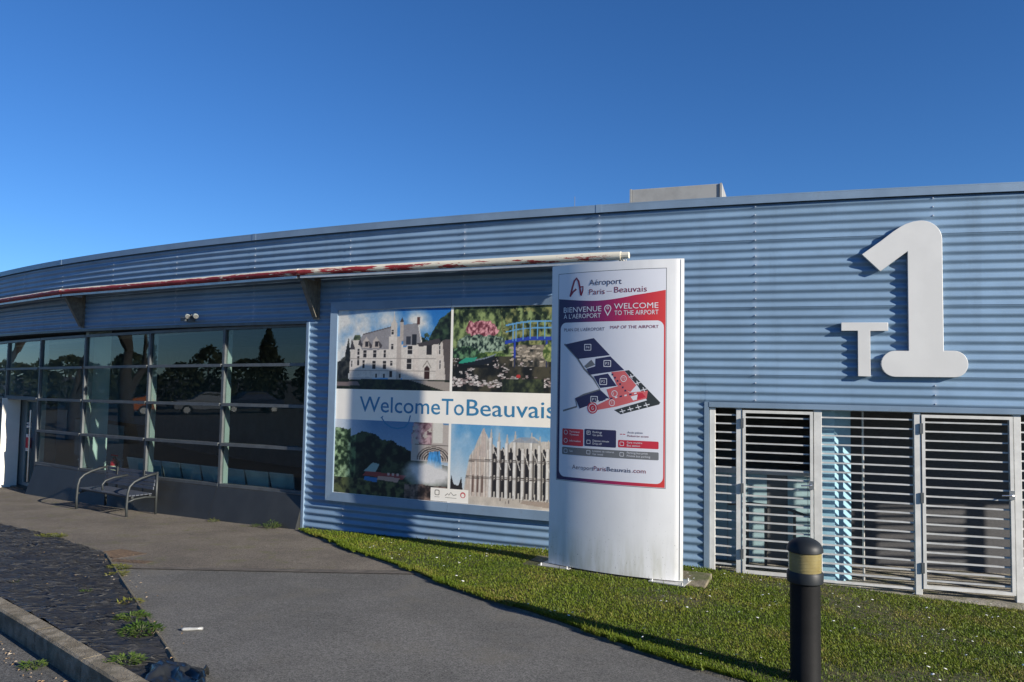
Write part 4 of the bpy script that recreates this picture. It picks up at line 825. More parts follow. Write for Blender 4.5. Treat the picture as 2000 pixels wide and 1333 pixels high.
def cathedral():
    p = Pic(264, 120, 1.32); t = np.clip(p.y*1.3-.25+.5*(p.x-.1), 0, 1)[..., None]; p.c = np.array((96, 160, 204))*t+np.array((220, 226, 226))*(1-t); n_ = np.clip((p.fb(3, 71)-.4)*2.2, 0, .7)[..., None]; p.c = p.c*(1-n_)+np.array((214, 222, 226))*n_
    st = np.array((204, 196, 184)); p.poly([(.0, .12), (.01, .36), (.04, .24), (.09, .22), (.12, .34), (.14, .12)], (46, 42, 42))
    P = [(.14, .12), (.17, .4), (.2, .6), (.25, .7), (.28, .8), (.34, .96), (.4, .82), (.44, .76), (.5, .7), (.56, .72), (.62, .8), (.7, .86), (.76, .82), (.84, .88), (.9, .82), (1.35, .84), (1.35, .08)]
    p.poly(P, st); base = inpoly(p.x, p.y, P); p.poly([(.15, .1), (.18, .4), (.26, .7), (.36, .8), (.38, .1)], (206, 188, 172))
    rng = np.random.default_rng(3)
    for x in np.linspace(.4, 1.31, 24): p.rect(x-.013, x+.012, .12, rng.uniform(.62, .74), (48, 44, 44), .95)
    for x in np.linspace(.42, 1.3, 12): h = rng.uniform(.72, .86); p.rect(x-.019, x+.017, .1, h, (232, 227, 218)); p.rect(x+.005, x+.017, .1, h, (158, 150, 140)); p.poly([(x-.014, h), (x, h+.13), (x+.014, h)], (196, 188, 176))
    for x in (.22, .27, .31, .36, .39): h = .5+1.0*(x-.2); p.rect(x-.011, x+.01, .1, h, (226, 214, 200)); p.rect(x+.004, x+.01, .1, h, (164, 146, 134)); p.poly([(x-.012, h), (x, h+.12), (x+.012, h)], (190, 176, 164))
    p.poly([(.31, .6), (.325, .9), (.345, .97), (.362, .9), (.375, .6)], (198, 182, 170))
    for x in np.linspace(.46, 1.26, 11):
        for y, h in ((.18, .12), (.38, .14), (.58, .12)): p.rect(x-.011, x+.011, y, y+h, (40, 38, 40)); p.ell(x, y+h, .011, .03, (40, 38, 40)); p.rect(x-.0018, x+.0018, y, y+h+.02, (150, 142, 132))
    for x in (.24, .29, .335): p.rect(x-.009, x+.009, .16, .34, (120, 98, 88)); p.ell(x, .34, .009, .04, (120, 98, 88))
    for y in (.34, .36, .55, .57): p.mask(base & (np.abs(p.y-y-.03*(p.x-.5)) < .005), (96, 88, 82))
    for a_, b_ in zip(np.linspace(.44, 1.2, 9), np.linspace(.52, 1.28, 9)): p.line([(a_, .72), ((a_+b_)/2, .62), (b_, .46)], .012, (226, 219, 208))
    p.poly([(.62, .8), (.72, .87), (.84, .86), (.9, .8)], (150, 158, 168), .8); p.tex(base, .06, 40, 72); p.tex(base, .14, 16, 73, 4, .4)
    k = p.y < .11; p.c = np.where(k[..., None], np.array((206, 194, 178)), p.c); p.tex(k, .12, 10, 74)
    for _ in range(26): x = rng.uniform(.5, 1.3); y = rng.uniform(.02, .12); p.rect(x, x+.008, y, y+rng.uniform(.03, .06), np.array((60, 54, 54))*rng.uniform(.6, 1.8))
    p.poly([(.72, .06), (1, .03), (1, .1), (.74, .1)], (176, 158, 142)); return p
ZB0, ZB1 = 1.705, 2.165
S0, SM0, SM1, S1 = BS0+FW, -18.295, -18.255, BS1-FW
chateau().out('printed_photo', S0+.004, SM0, ZB1, BZ1-FW-.004, bb); garden().out('printed_photo', SM1, S1-.004, ZB1, BZ1-FW-.004, bb)
valley().out('printed_photo', S0+.004, SM0, BZ0+FW+.004, ZB0, bb); cathedral().out('printed_photo', SM1, S1-.004, BZ0+FW+.004, ZB0, bb)
for b_, a_, c_ in (('Welcome', -19.83, -18.44), ('To', -18.415, -18.06), ('Beauvais', -18.015, -16.70)): text('lettering', b_, a_, c_, 1.83, 2.055, M_pblue, wmap, 2, bb, .004)
shape('smile_line', stroke([(-19.44, 1.745), (-19.40, 1.775), (-19.42, 1.74), (-19.36, 1.67), (-19.26, 1.615), (-19.14, 1.60), (-19.02, 1.625), (-18.96, 1.69), (-18.93, 1.80)], .02), M_pblue, wmap, 3, bb)
plq = shape('logo_plate', [(-18.565, .605), (-17.965, .605), (-17.965, .79), (-18.565, .79)], M_cream, wmap, 2, bb)
shape('logo_mark', rrect(-18.50, -18.42, .685, .765, .02), M_pgold, wmap, 3, bb, hole=rrect(-18.487, -18.433, .698, .752, .015)); shape('logo_mark', [(-18.5, .66), (-18.42, .66), (-18.42, .667), (-18.5, .667)], M_pgold, wmap, 3, bb)
shape('logo_mark', stroke([(-18.33, .69), (-18.29, .72), (-18.27, .70), (-18.24, .74), (-18.2, .70), (-18.15, .715)], .012), M_pgold, wmap, 3, bb); shape('logo_mark', [(-18.33, .66), (-18.15, .66), (-18.15, .667), (-18.33, .667)], M_pgold, wmap, 3, bb)
shape('logo_mark', circ(-18.05, .715, .042), M_pink, wmap, 3, bb, hole=circ(-18.05, .71, .026))

# ================================================================== TOTEM SIGN
TK = 1.049                                   # true size of the totem relative to its layout drawing
TCX, TCY, TR, T0 = 2.67696*TK, 11.30882*TK, 3.32491, -.22660
td = Vector((.876202, -.481944, 0)); tn = Vector((-.481944, -.876202, 0)); TL = 1.5239
def tmap(u, v, l=0.):
    t = T0*(1-2*u/TL); rr = TR*TK+.0003*l; p = Vector((TCX, TCY, 0))+td*rr*math.sin(t)+tn*rr*math.cos(t); return (p.x, p.y, 2.3+(v-2.3)*TK)
tot = empty('totem_sign', (1.28, 9.04, .10), 0, 'tall white curved totem sign with printed airport map standing on concrete slab', 'sign')
ZT0, ZT1 = .143, 3.735
nF = 56; fr = [tmap(TL*i/nF, 0)[:2] for i in range(nF+1)]
er = Vector((*fr[-1], 0))+Vector((.076, -.004, 0)); el = Vector((*fr[0], 0))+Vector((.012, .06, 0))
back = [tuple((er+(el-er)*i/8-tn*.012*math.sin(math.pi*i/8))[:2]) for i in range(9)]
ring = fr+back; nR = len(ring); B = MB()
B.add([(x, y, ZT0) for x, y in ring]+[(x, y, ZT1) for x, y in ring], [tuple(range(nR))[::-1], tuple(range(nR, 2*nR))]+[(i, (i+1) % nR, nR+(i+1) % nR, nR+i) for i in range(nR)])
body = smooth_angle(B.build('body', M_totem, tot), 30)
mdl = Vector((*fr[-1], 0))+Vector((.036, -.002, 0))
MB().tube([(mdl.x+.002, mdl.y-.002, ZT0+.01), (mdl.x+.002, mdl.y-.002, ZT1-.01)], .003, 5).build('edge_seam', M_pgrey, body)
PU0, PU1, PV0, PV1 = .100, 1.404, 1.205, 3.565
pnl = shape('printed_panel', [(PU0, PV0), (PU1, PV0), (PU1, PV1), (PU0, PV1)], M_pale, tmap, 1, tot)
shape('panel_gap', [(PU0-.006, PV0-.006), (PU1+.006, PV0-.006), (PU1+.006, PV1+.006), (PU0-.006, PV1+.006)], M_alud, tmap, 1.5, tot, hole=[(PU0, PV0), (PU1, PV0), (PU1, PV1), (PU0, PV1)])
top = [(u, 3.278-.045*math.sin(min(1, (u-.1)/.95)*math.pi*.75)**1+(.085*max(0, (u-.55)/.85)**1.6)) for u in np.linspace(PU0+.004, PU1-.004, 16)]
bandp = top[::-1]+[(PU0+.004, PV0+.004), (PU1-.004, PV0+.004)]
hol = rrect(.135, 1.383, 1.245, 3.0, .075, 6)
bnd = shape('colour_band', bandp, M_grad, tmap, 2, tot, hole=hol)
def gradcol(o):
    me = o.data; col = me.color_attributes.new('print', 'FLOAT_COLOR', 'POINT'); out = []
    for v in me.vertices:
        q = Vector(v.co)-Vector((TCX, TCY, 0)); u = (math.atan2(q.dot(td), q.dot(tn))-T0)/(-2*T0)*TL; t = (u-PU0)/(PU1-PU0)
        st_ = [(0, (.02, .022, .075)), (.22, (.045, .022, .10)), (.45, (.26, .015, .11)), (.62, (.42, .02, .085)), (.85, (.56, .035, .045)), (1, (.6, .05, .045))]
        c_ = [np.interp(t, [s_[0] for s_ in st_], [s_[1][k] for s_ in st_]) for k in range(3)]; out += [*c_, 1.]
    col.data.foreach_set('color', out)
gradcol(bnd)
TX = lambda b_, u0, u1, v0, v1, m_, bold=0.: text('lettering', b_, u0, u1, v0, v1, m_, tmap, 6, pnl, 0.)
SH = lambda pts, m_, l=3, hole=None, nm='map_area': shape(nm, pts, m_, tmap, l, pnl, hole)
M_wine = mat('print_wine', (.20, .012, .04), .4, 0, .02)
SH(stroke([(.262, 3.30), (.29, 3.40), (.315, 3.475), (.345, 3.505), (.372, 3.47), (.39, 3.40), (.405, 3.31)], .024), M_wine, 3, None, 'logo'); SH(stroke([(.258, 3.30), (.30, 3.35), (.345, 3.382)], .022), M_wine, 3.4, None, 'logo'); SH(stroke([(.393, 3.40), (.432, 3.405), (.43, 3.36), (.408, 3.30)], .018), M_wine, 3.8, None, 'logo')
TX('Aéroport', .512, .908, 3.413, 3.478, M_navy, .022); TX('Paris', .513, .708, 3.308, 3.37, M_wine); SH([(.73, 3.333), (.795, 3.333), (.795, 3.338), (.73, 3.338)], M_wine, 3, None, 'lettering'); TX('Beauvais', .822, 1.194, 3.318, 3.382, M_wine)
TX('BIENVENUE', .175, .669, 3.116, 3.175, M_pwhite, .02); TX('À L’AÉROPORT', .176, .662, 3.045, 3.095, M_pwhite); TX('WELCOME', .82, 1.321, 3.136, 3.196, M_pwhite, .02); TX('TO THE AIRPORT', .825, 1.323, 3.067, 3.116, M_pwhite)
pin = [(.745, 3.058)]+[(.745+.043*math.cos(R(t)), 3.143+.043*math.sin(R(t))) for t in range(-20, 201, 20)]
pin2 = [(.745, 3.08)]+[(.745+.033*math.cos(R(t)), 3.143+.033*math.sin(R(t))) for t in range(-20, 201, 20)]
SH(pin, M_pwhite, 4, pin2, 'map_pin'); SH(circ(.745, 3.15, .015, 12), M_pwhite, 4, circ(.745, 3.15, .009, 12), 'map_pin')
TX('PLAN DE L’AÉROPORT', .185, .71, 2.899, 2.934, M_navy, .006); TX('MAP OF THE AIRPORT', .78, 1.326, 2.917, 2.95, M_wine)
SH(stroke([(.183, 1.99), (.37, 2.043), (.35, 2.13), (.46, 2.18), (.66, 2.24), (.58, 2.36), (.46, 2.47), (.37, 2.59), (.19, 2.755)], .02), M_pgrey, 2.2)
SH([(.201, 2.75), (.578, 2.816), (.778, 2.623), (.38, 2.582)], M_navy); SH([(.602, 2.585), (.781, 2.611), (.946, 2.46), (.527, 2.403), (.49, 2.47), (.6, 2.50)], M_navy); SH([(.46, 2.50), (.55, 2.573), (.60, 2.515), (.49, 2.478)], M_pgrey)
SH([(.58, 2.388), (.755, 2.42), (.861, 2.285), (.666, 2.259)], M_navy); SH([(.796, 2.436), (.946, 2.452), (1.084, 2.296), (1.017, 2.22), (.861, 2.293)], M_pink); SH([(.349, 2.136), (.667, 2.236), (.775, 2.147), (.406, 2.021)], M_navy)
SH([(.95, 2.452), (1.0, 2.46), (1.347, 2.116), (1.337, 2.094), (.911, 1.975), (.832, 2.02), (1.205, 2.135), (1.1, 2.29)], M_pdark)
SH([(.636, 2.014), (.63, 2.07), (.78, 2.14), (.741, 2.245), (.9, 2.29), (1.01, 2.215), (1.212, 2.239), (1.2, 2.155), (.863, 2.059)], M_pink, 3.4); SH([(1.05, 2.2), (1.15, 2.215), (1.19, 2.17), (1.1, 2.14)], M_pred, 3.7); SH([(1.02, 2.17), (1.10, 2.195), (1.09, 2.14), (1.05, 2.13)], M_pwhite, 3.8)
for i in range(9): u = .62+.055*i; SH([(u, 2.10+.012*i), (u+.028, 2.106+.012*i), (u+.028, 2.122+.012*i), (u, 2.116+.012*i)], M_navy if i % 2 else M_pwhite, 4, None, 'dotted_path')
for i in range(6): u = .80+.03*i; SH([(u, 2.40-.035*i), (u+.02, 2.40-.035*i), (u+.02, 2.42-.035*i), (u, 2.42-.035*i)], M_navy, 4, None, 'dotted_path')
for x, y in ((.93, 2.01), (1.02, 2.035), (1.11, 2.06), (1.2, 2.085), (1.03, 2.39), (1.1, 2.32), (1.17, 2.25)):
    SH(stroke([(x-.032, y-.008), (x+.032, y+.008)], .009), M_pwhite, 4, None, 'plane_mark'); SH(stroke([(x-.012, y+.024), (x+.008, y-.022)], .009), M_pwhite, 4.4, None, 'plane_mark')
SH(circ(.571, 2.034, .064, 24), M_pred, 4); SH(circ(.571, 2.034, .05, 24), M_pwhite, 4.5, circ(.571, 2.034, .042, 24)); TX('G', .557, .585, 2.015, 2.05, M_pwhite).location = (0, 0, 0)
for x, y, t_ in ((.502, 2.713, 'P4'), (.746, 2.531, 'P3'), (.70, 2.33, 'P2'), (.59, 2.13, 'P1')):
    SH(rrect(x-.045, x+.045, y-.037, y+.037, .008, 2), M_pwhite, 3.8, rrect(x-.037, x+.037, y-.029, y+.029, .006, 2), 'parking_mark'); TX(t_, x-.022, x+.022, y-.014, y+.014, M_pwhite)
for x, y, t_ in ((.939, 2.366, 'T2'), (.806, 2.098, 'T1'), (.835, 2.20, 'i')):
    SH(circ(x, y, .036, 18), M_pwhite, 4, circ(x, y, .029, 18), 'terminal_mark'); TX(t_, x-.016, x+.016 if t_ != 'i' else x-.008, y-.013, y+.013, M_pwhite)
SH(rrect(.177, .458, 1.60, 1.79, .012, 3), M_pred, 3, None, 'legend_box'); SH(rrect(.474, .859, 1.608, 1.798, .012, 3), M_navy, 3, None, 'legend_box'); SH(rrect(.883, 1.333, 1.615, 1.696, .012, 3), M_pred, 3, None, 'legend_box'); SH(rrect(.177, 1.334, 1.497, 1.581, .012, 3), M_pgrey, 3, None, 'legend_box')
for b_, u0, u1, v0, m_ in (('Terminaux', .276, .411, 1.748, M_pwhite), ('Terminals', .276, .40, 1.716, M_pwhite), ('Information', .276, .425, 1.645, M_pwhite), ('Parkings', .577, .689, 1.757, M_pwhite), ('Car parks', .577, .695, 1.725, M_pwhite), ('Dépose minute', .577, .777, 1.662, M_pwhite), ('Drop-off', .577, .69, 1.63, M_pwhite), ('Accès piéton', .989, 1.159, 1.772, M_navy), ('Pedestrian access', .989, 1.225, 1.735, M_wine), ('Gare routière', .983, 1.154, 1.663, M_pwhite), ('Bus station', .983, 1.13, 1.63, M_pwhite), ('Taxi', .276, .32, 1.53, M_pwhite), ('Location de voitures', .579, .835, 1.548, M_pwhite), ('Car rental', .579, .705, 1.514, M_pwhite), ('Parking bus privé', .984, 1.214, 1.552, M_pwhite), ('Private bus parking', .984, 1.243, 1.518, M_pwhite)):
    TX(b_, u0, u1, v0, v0+.021, m_)
for x, y in ((.225, 1.748), (.225, 1.655)): SH(circ(x, y, .026, 16), M_pwhite, 4, circ(x, y, .021, 16), 'legend_mark')
for x, y in ((.525, 1.757), (.525, 1.655), (.925, 1.655), (.225, 1.538), (.525, 1.54), (.925, 1.54)): SH(rrect(x-.024, x+.024, y-.022, y+.022, .008, 2), M_pwhite, 4, rrect(x-.019, x+.019, y-.017, y+.017, .006, 2), 'legend_mark')
TX('P', .515, .535, 1.746, 1.768, M_pwhite)
for i in range(2): SH([(.905+.035*i, 1.755), (.93+.035*i, 1.755), (.93+.035*i, 1.763), (.905+.035*i, 1.763)], M_pred, 4, None, 'legend_mark')
TX('Aeroport', .317, .592, 1.342, 1.388, M_navy); TX('Paris', .596, .745, 1.345, 1.391, M_wine); TX('Beauvais', .755, 1.03, 1.348, 1.394, M_navy); TX('.com', 1.043, 1.195, 1.35, 1.396, M_wine)
# steel feet and concrete slab
rzT = math.atan2(td.y, td.x)
for u in (.12, 1.45):
    p = Vector(tmap(u, 0)); q = p-tn*.05; M = Matrix.Translation((q.x, q.y, .1225)) @ Matrix.Rotation(rzT, 4, 'Z')
    MB().box(-.2, .2, -.16, .14, 0, .012, M).build('base_plate', M_alu, tot)
    MB().box(-.05, .05, -.02, .03, .0125, .021, M).build('foot', M_black, tot)
    for x, y in ((-.17, -.13), (.17, -.13), (.17, .11), (-.17, .11)): MB().tube([tuple(M @ Vector((x, y, .012))), tuple(M @ Vector((x, y, .035)))], .011, 6).build('bolt', M_alu, tot)
sb = Matrix.Translation((1.27, 9.02, 0)) @ Matrix.Rotation(R(-21.5), 4, 'Z')
M_slab = mat('mossy_slab_concrete', (.15, .125, .08), .92, 0, .3, 8, col2=(.24, .21, .15), bump=.6, bs=70)
overlay(M_slab, (.07, .085, .02), 5, .46, .6, gate=.85)
o = MB().box(-1.1, 1.05, -.26, .36, -.1, .122, sb).build('concrete_slab', M_slab, None, bevel=.012); tag(o, 'low mossy concrete slab under the white totem sign', 'slab')

# ================================================================== BOLLARD LIGHT
bx, by = 2.15, 5.57; bz = g(bx, by)+.02
bo = empty('bollard_light', (bx, by, bz), 0, 'charcoal bollard light with yellowed lens and domed cap on the lawn', 'bollard')
MB().lathe([(.108, -.1), (.108, .02), (.104, .03), (.104, .705)], 36).build('shaft', M_boll, bo, smooth=False, local=True)
MB().lathe([(.106, .70), (.125, .715), (.127, .775), (.118, .79)], 36).build('collar', M_cap, bo, local=True)
MB().lathe([(.112, .785), (.114, .93)], 36).build('lens', M_lens, bo, local=True)
for z in (.81, .835, .86, .885, .91): MB().lathe([(.1135, z-.002), (.1148, z), (.1135, z+.002)], 36).build('lens_ring', M_lens, bo, local=True)
MB().lathe([(.116, .925), (.126, .932), (.125, .945)]+[(.124*math.cos(R(t)), .945+.085*math.sin(R(t))) for t in range(8, 90, 9)]+[(.004, 1.031)], 36).build('cap', M_cap, bo, local=True)
for ch in bo.children: smooth_angle(ch, 35)

# ================================================================== BENCH
bp = Vector(W(-24.86, .47)); bzr = -24.9/RW
bn = empty('bench', (bp.x, bp.y, g(bp.x, bp.y)), bzr-.02, 'grey metal bench with dark slats in front of the glazed front', 'bench')
hl = .79
for sx in (-1, 1):
    x = sx*hl
    fl = [(x, -.27, 0), (x, -.275, .2), (x, -.265, .42), (x, -.235, .53), (x, -.16, .60), (x, -.04, .65), (x, .12, .69), (x, .25, .71)]
    MB().tube(fl, .021, 10).build('arm_frame', M_bench, bn, True, True); MB().tube([(x, .25, 0), (x, .255, .735)], .021, 10).build('leg', M_bench, bn, True, True)
    MB().tube([(x, -.27, .27), (x, -.15, .31), (x, .05, .325), (x, .25, .30)], .017, 8).build('stretcher', M_bench, bn, True, True)
    MB().box(x-.03, x+.03, -.30, -.24, -.01, .006).build('foot_plate', M_bench, bn, local=True)
MB().tube([(-.02, -.24, .40), (-.02, -.25, .50), (-.02, -.2, .56), (-.02, -.06, .60), (-.02, .2, .62)], .018, 8).build('centre_armrest', M_bench, bn, True, True)
MB().box(-hl, hl, -.2, -.16, .325, .355).build('seat_rail', M_bench, bn, local=True); MB().box(-hl, hl, .12, .16, .325, .355).build('seat_rail', M_bench, bn, local=True)
for i in range(6): MB().box(-hl+.02, hl-.02, -.255+.075*i, -.195+.075*i, .36+.004*(i == 0), .375+.004*(i == 0)).build('seat_slat', M_slat, bn, local=True)
for i in range(5):
    z = .43+.06*i; y = .20+.012*i; MB().box(-hl+.02, hl-.02, y, y+.018, z, z+.05).build('back_slat', M_slat, bn, local=True)
for x in (-.42, .42): MB().box(x-.02, x+.02, .225, .245, .36, .74).build('back_support', M_bench, bn, local=True)

# ================================================================== SPOTLIGHT UNDER THE CANOPY
sp_ = empty('floodlight', W(-23.6, .028, 3.34), 0, 'small twin spotlight on a bracket above the windows', 'light fixture')
MB().wbox(-23.70, -23.50, .06, .0285, 3.27, 3.40, 1).build('mount_plate', M_alud, sp_)
MB().tube([W(-23.6, .05, 3.34), W(-23.5, .2, 3.34), W(-23.3, .25, 3.35)], .018, 8).build('arm', M_alud, sp_)
for s, o_ in ((-23.42, .26), (-23.2, .27)):
    c_ = Vector(W(s, o_, 3.345)); d_ = Vector((.55, -.8, -.25)).normalized()
    h_ = MB().tube([c_-d_*.07, c_-d_*.02, c_+d_*.05, c_+d_*.07], .05, 14, True, [.02, .036, .042, .042]).build('lamp_head', M_mull, sp_, True)
    MB().tube([c_+d_*.071, c_+d_*.074], .036, 14).build('lamp_glass', M_chrome, h_)
MB().box(-.05, .05, -.04, .04, -.03, .03, Matrix.Translation(W(-23.62, .16, 3.30))).build('sensor', M_alud, sp_)

# ================================================================== INSIDE THE HALL
ch = None; CH = [-25.98+.585*i for i in range(8)]
wl = ['leftmost waiting chair behind the glass, half hidden by the bench', 'second waiting chair from the left behind the glass', 'third waiting chair from the left behind the glass', 'fourth waiting chair from the left behind the glass', 'fourth waiting chair from the right behind the glass', 'third waiting chair from the right behind the glass', 'second waiting chair from the right behind the glass', 'rightmost waiting chair behind the glass near the blue corner']
for i, s in enumerate(CH):
    loc = W(s, -.62, -.24)
    if ch is None:
        ch = empty('waiting_chair', loc, s/RW, wl[0], 'chair', 'waiting chairs behind the glass')
        B = MB(); B.hexa([(-.23, .02, .44), (.23, .02, .44), (.23, .035, .44), (-.23, .035, .44), (-.26, -.1, .93), (.26, -.1, .93), (.26, -.085, .93), (-.26, -.085, .93)]); B.build('backrest', M_chair, ch, local=True)
        for sx in (-1, 1): MB().tube([(sx*.235, .03, .42), (sx*.268, -.095, .945)], .012, 6).build('back_frame', M_alu, ch, local=True)
        MB().tube([(-.268, -.095, .94), (.268, -.095, .94)], .012, 6).build('top_rail', M_alu, ch, local=True)
        MB().box(-.25, .25, .03, .5, .40, .44).build('seat', M_chair, ch, local=True); MB().box(-.29, .29, .22, .28, .34, .40).build('beam', M_alud, ch, local=True)
        for sx in (-1, 1): MB().box(sx*.2-.02, sx*.2+.02, .05, .5, 0, .03).build('leg', M_alud, ch, local=True); MB().box(sx*.2-.02, sx*.2+.02, .23, .27, .03, .34).build('leg', M_alud, ch, local=True)
        src = ch
    else:
        c_ = src.copy(); COL.objects.link(c_); c_.location = loc; c_.rotation_euler = (0, 0, s/RW); c_['label'] = wl[i]
        for q in src.children: d_ = q.copy(); COL.objects.link(d_); d_.parent = c_
fx = empty('fire_extinguisher', W(-26.62, -.47, -.24), 0, 'red fire extinguisher with white label behind the glass beside the column', 'fire extinguisher'); c_ = W(-26.62, -.47)[:2]
MB().lathe([(.04, .1), (.075, .11), (.08, .14), (.08, .55), (.07, .6), (.035, .64), (.025, .66)], 20, c_).build('cylinder', M_red, fx, True)
MB().lathe([(.081, .38), (.081, .52)], 20, c_).build('label', mat('label_cream', (.8, .72, .55), .5), fx)
MB().tube([(c_[0], c_[1], .65), (c_[0], c_[1], .70)], .03, 8).build('valve', M_cap, fx); MB().tube([(c_[0]-.06, c_[1]-.02, .73), (c_[0]+.07, c_[1], .71)], .012, 6).build('lever', M_red, fx)
MB().tube([(c_[0]+.02, c_[1]-.03, .69), (c_[0]+.1, c_[1]-.06, .6), (c_[0]+.09, c_[1]-.05, .3)], .012, 6).build('hose', M_cap, fx); MB().lathe([(.15, -.24), (.15, -.225), (.02, -.22), (.02, .105)], 16, c_).build('stand', M_alud, fx)
tb = empty('side_table', W(-28.35, -1.1, -.24), -28.35/RW, 'small pale table behind the glass left of the column', 'table')
MB().box(-.5, .3, -.3, .3, .68, .71).build('table_top', M_white, tb, local=True)
for x in (-.46, .26):
    for y in (-.26, .26): MB().box(x-.02, x+.02, y-.02, y+.02, 0, .68).build('leg', M_white, tb, local=True)

# ================================================================== SMALL THINGS ON THE GROUND
for (x, y, w_, h_, rz, lb) in ((-4.80, 9.45, .52, .42, -.55, 'rusty square drain cover beside the black membrane'), (-4.42, 8.98, .5, .14, -.2, 'narrow rusty channel cover beside the square drain cover')):
    B = MB(); M = Matrix.Rotation(rz, 4, 'Z'); n_ = 4
    dc = empty('drain_cover', (x, y, g(x, y)+.006), rz, lb, 'drain cover')
    zc = lambda u, v: g(x+math.cos(rz)*u-math.sin(rz)*v, y+math.sin(rz)*u+math.cos(rz)*v)-g(x, y)
    def pl(u0, u1, v0, v1, nm, h0=.0, h1=.006): MB().hexa([(u0, v0, h0+zc(u0, v0)), (u1, v0, h0+zc(u1, v0)), (u1, v1, h0+zc(u1, v1)), (u0, v1, h0+zc(u0, v1)), (u0, v0, h1+zc(u0, v0)), (u1, v0, h1+zc(u1, v0)), (u1, v1, h1+zc(u1, v1)), (u0, v1, h1+zc(u0, v1))]).build(nm, M_rust, dc, local=True)
    pl(-w_/2, w_/2, -h_/2, h_/2, 'plate', -.02, .003)
    for i in range(int(w_/.06)): u = -w_/2+.03+i*.06; pl(u-.012, u+.012, -h_/2+.02, h_/2-.02, 'rib', .0031, .008)
def leaf_cluster(name, x, y, z, rad, hgt_, n_, leaf, m_, label, seed, flat=.5):
    rg = random.Random(seed); root = empty(name, (x, y, z), 0, label, 'weed', 'weeds along the path edges'); B = MB(); S_ = MB()
    for i in range(n_):
        a_ = rg.uniform(0, 6.283); r_ = rad*math.sqrt(rg.random()); h_ = hgt_*(1-.6*(r_/rad)**2)*rg.uniform(.35, 1); L = leaf*rg.uniform(.6, 1.3); w_ = L*rg.uniform(.28, .5)
        c_ = Vector((r_*math.cos(a_), r_*math.sin(a_)*.8, h_)); d_ = Vector((math.cos(a_+rg.uniform(-1, 1)), math.sin(a_+rg.uniform(-1, 1)), rg.uniform(-.2, .9)*flat)).normalized(); s_ = d_.cross(Vector((0, 0, 1))).normalized(); u_ = s_.cross(d_)
        B.add([c_, c_+d_*L*.4+s_*w_*.5+u_*L*.06, c_+d_*L, c_+d_*L*.4-s_*w_*.5+u_*L*.06], [(0, 1, 2), (0, 2, 3)])
        if i % 4 == 0: S_.tube([(c_.x*.3, c_.y*.3, -.01), tuple(c_*.8), tuple(c_)], .0025, 4)
    B.build('foliage', m_, root, local=True); S_.build('stem', mat('weed_stem', (.07, .09, .03), .7), root, local=True); return root
M_weed = island('weed_leaves', [(0, (.035, .07, .012)), (.5, (.07, .125, .02)), (1, (.15, .19, .05))], .5, .25)
M_moss = island('yellow_moss_leaves', [(0, (.07, .085, .015)), (.5, (.14, .15, .025)), (1, (.22, .19, .06))], .6, .2)
for i, (x, y, rad, h_, n_, L, m_, lb) in enumerate((
    (-3.68, 11.92, .16, .2, 150, .06, M_weed, 'bushy green weed at the foot of the charcoal base near the blue corner'),
    (-3.98, 12.05, .09, .09, 60, .045, M_weed, 'small low weed left of the bushy weed at the charcoal base'),
    (-4.82, 12.5, .11, .09, 70, .045, M_moss, 'low weed tuft at the middle of the charcoal base'),
    (-6.33, 10.6, .26, .06, 260, .05, M_moss, 'flat mossy tuft on the far edge of the black membrane'),
    (-4.33, 8.55, .16, .08, 160, .05, M_moss, 'yellow green tuft on the membrane edge just below the drain covers'),
    (-4.14, 8.18, .14, .07, 140, .05, M_moss, 'yellow green tuft halfway along the membrane edge'),
    (-3.42, 6.98, .13, .07, 110, .055, M_moss, 'straw coloured tuft on the membrane edge above the big weed patch'),
    (-3.12, 6.42, .17, .10, 200, .06, M_weed, 'left half of the big weed patch lying on the black membrane'),
    (-2.86, 6.05, .19, .12, 260, .06, M_weed, 'right half of the big weed patch lying on the black membrane'),
    (-2.60, 5.30, .15, .10, 150, .06, M_weed, 'green weed between the kerb and the crumpled plastic'),
    (-3.43, 5.62, .09, .08, 70, .06, M_weed, 'small weed growing in the road below the kerb'),
    (-4.02, 7.38, .07, .05, 50, .045, M_weed, 'tiny weed poking through the membrane near its edge'),
    (-4.95, 7.75, .06, .04, 40, .04, M_weed, 'tiny weed poking through the middle of the membrane'))):
    leaf_cluster('weed_plant', x, y, g(x, y)+(-.14 if 'road' in lb else .0), rad*.8, h_*.6, n_, L*.75, m_, lb, 100+i)
# strip of grass creeping over the near lawn edging and litter of dry leaves
LI = MB()
for i in range(170):
    t = random.random(); j = random.choice([0, 1, 1, 2]);
    if j == 0: x, y = -4.9+t*2.7+random.gauss(0, .12), 9.3-t*4.1+random.gauss(0, .12); z = g(x, y)+.03
    elif j == 1: x, y = -4.35+t*2+random.gauss(0, .05), 6.62-t*1.75+random.gauss(0, .05); x -= .14; y -= .16; z = g(x, y)-.13
    else: x, y = random.uniform(-6, -2.6), 0; y = random.uniform(7.2, 10); z = g(x, y)+.035
    a_ = random.uniform(0, 6.28); L = random.uniform(.012, .035); w_ = L*.45; c_, s_ = math.cos(a_), math.sin(a_)
    if not (j == 2 and not inpoly(np.array([x]), np.array([y]), bedpoly)[0]): LI.add([(x, y, z), (x+c_*L*.5-s_*w_*.5, y+s_*L*.5+c_*w_*.5, z+.008), (x+c_*L, y+s_*L, z+.003), (x+c_*L*.5+s_*w_*.5, y+s_*L*.5-c_*w_*.5, z+.006)], [(0, 1, 2), (0, 2, 3)])
tag(LI.build('leaf_litter', island('dry_leaves', [(0, (.16, .08, .03)), (.5, (.30, .2, .1)), (1, (.55, .5, .42))], .8)), 'dry leaves and scraps strewn along kerb and membrane', 'leaf litter', kind='stuff')
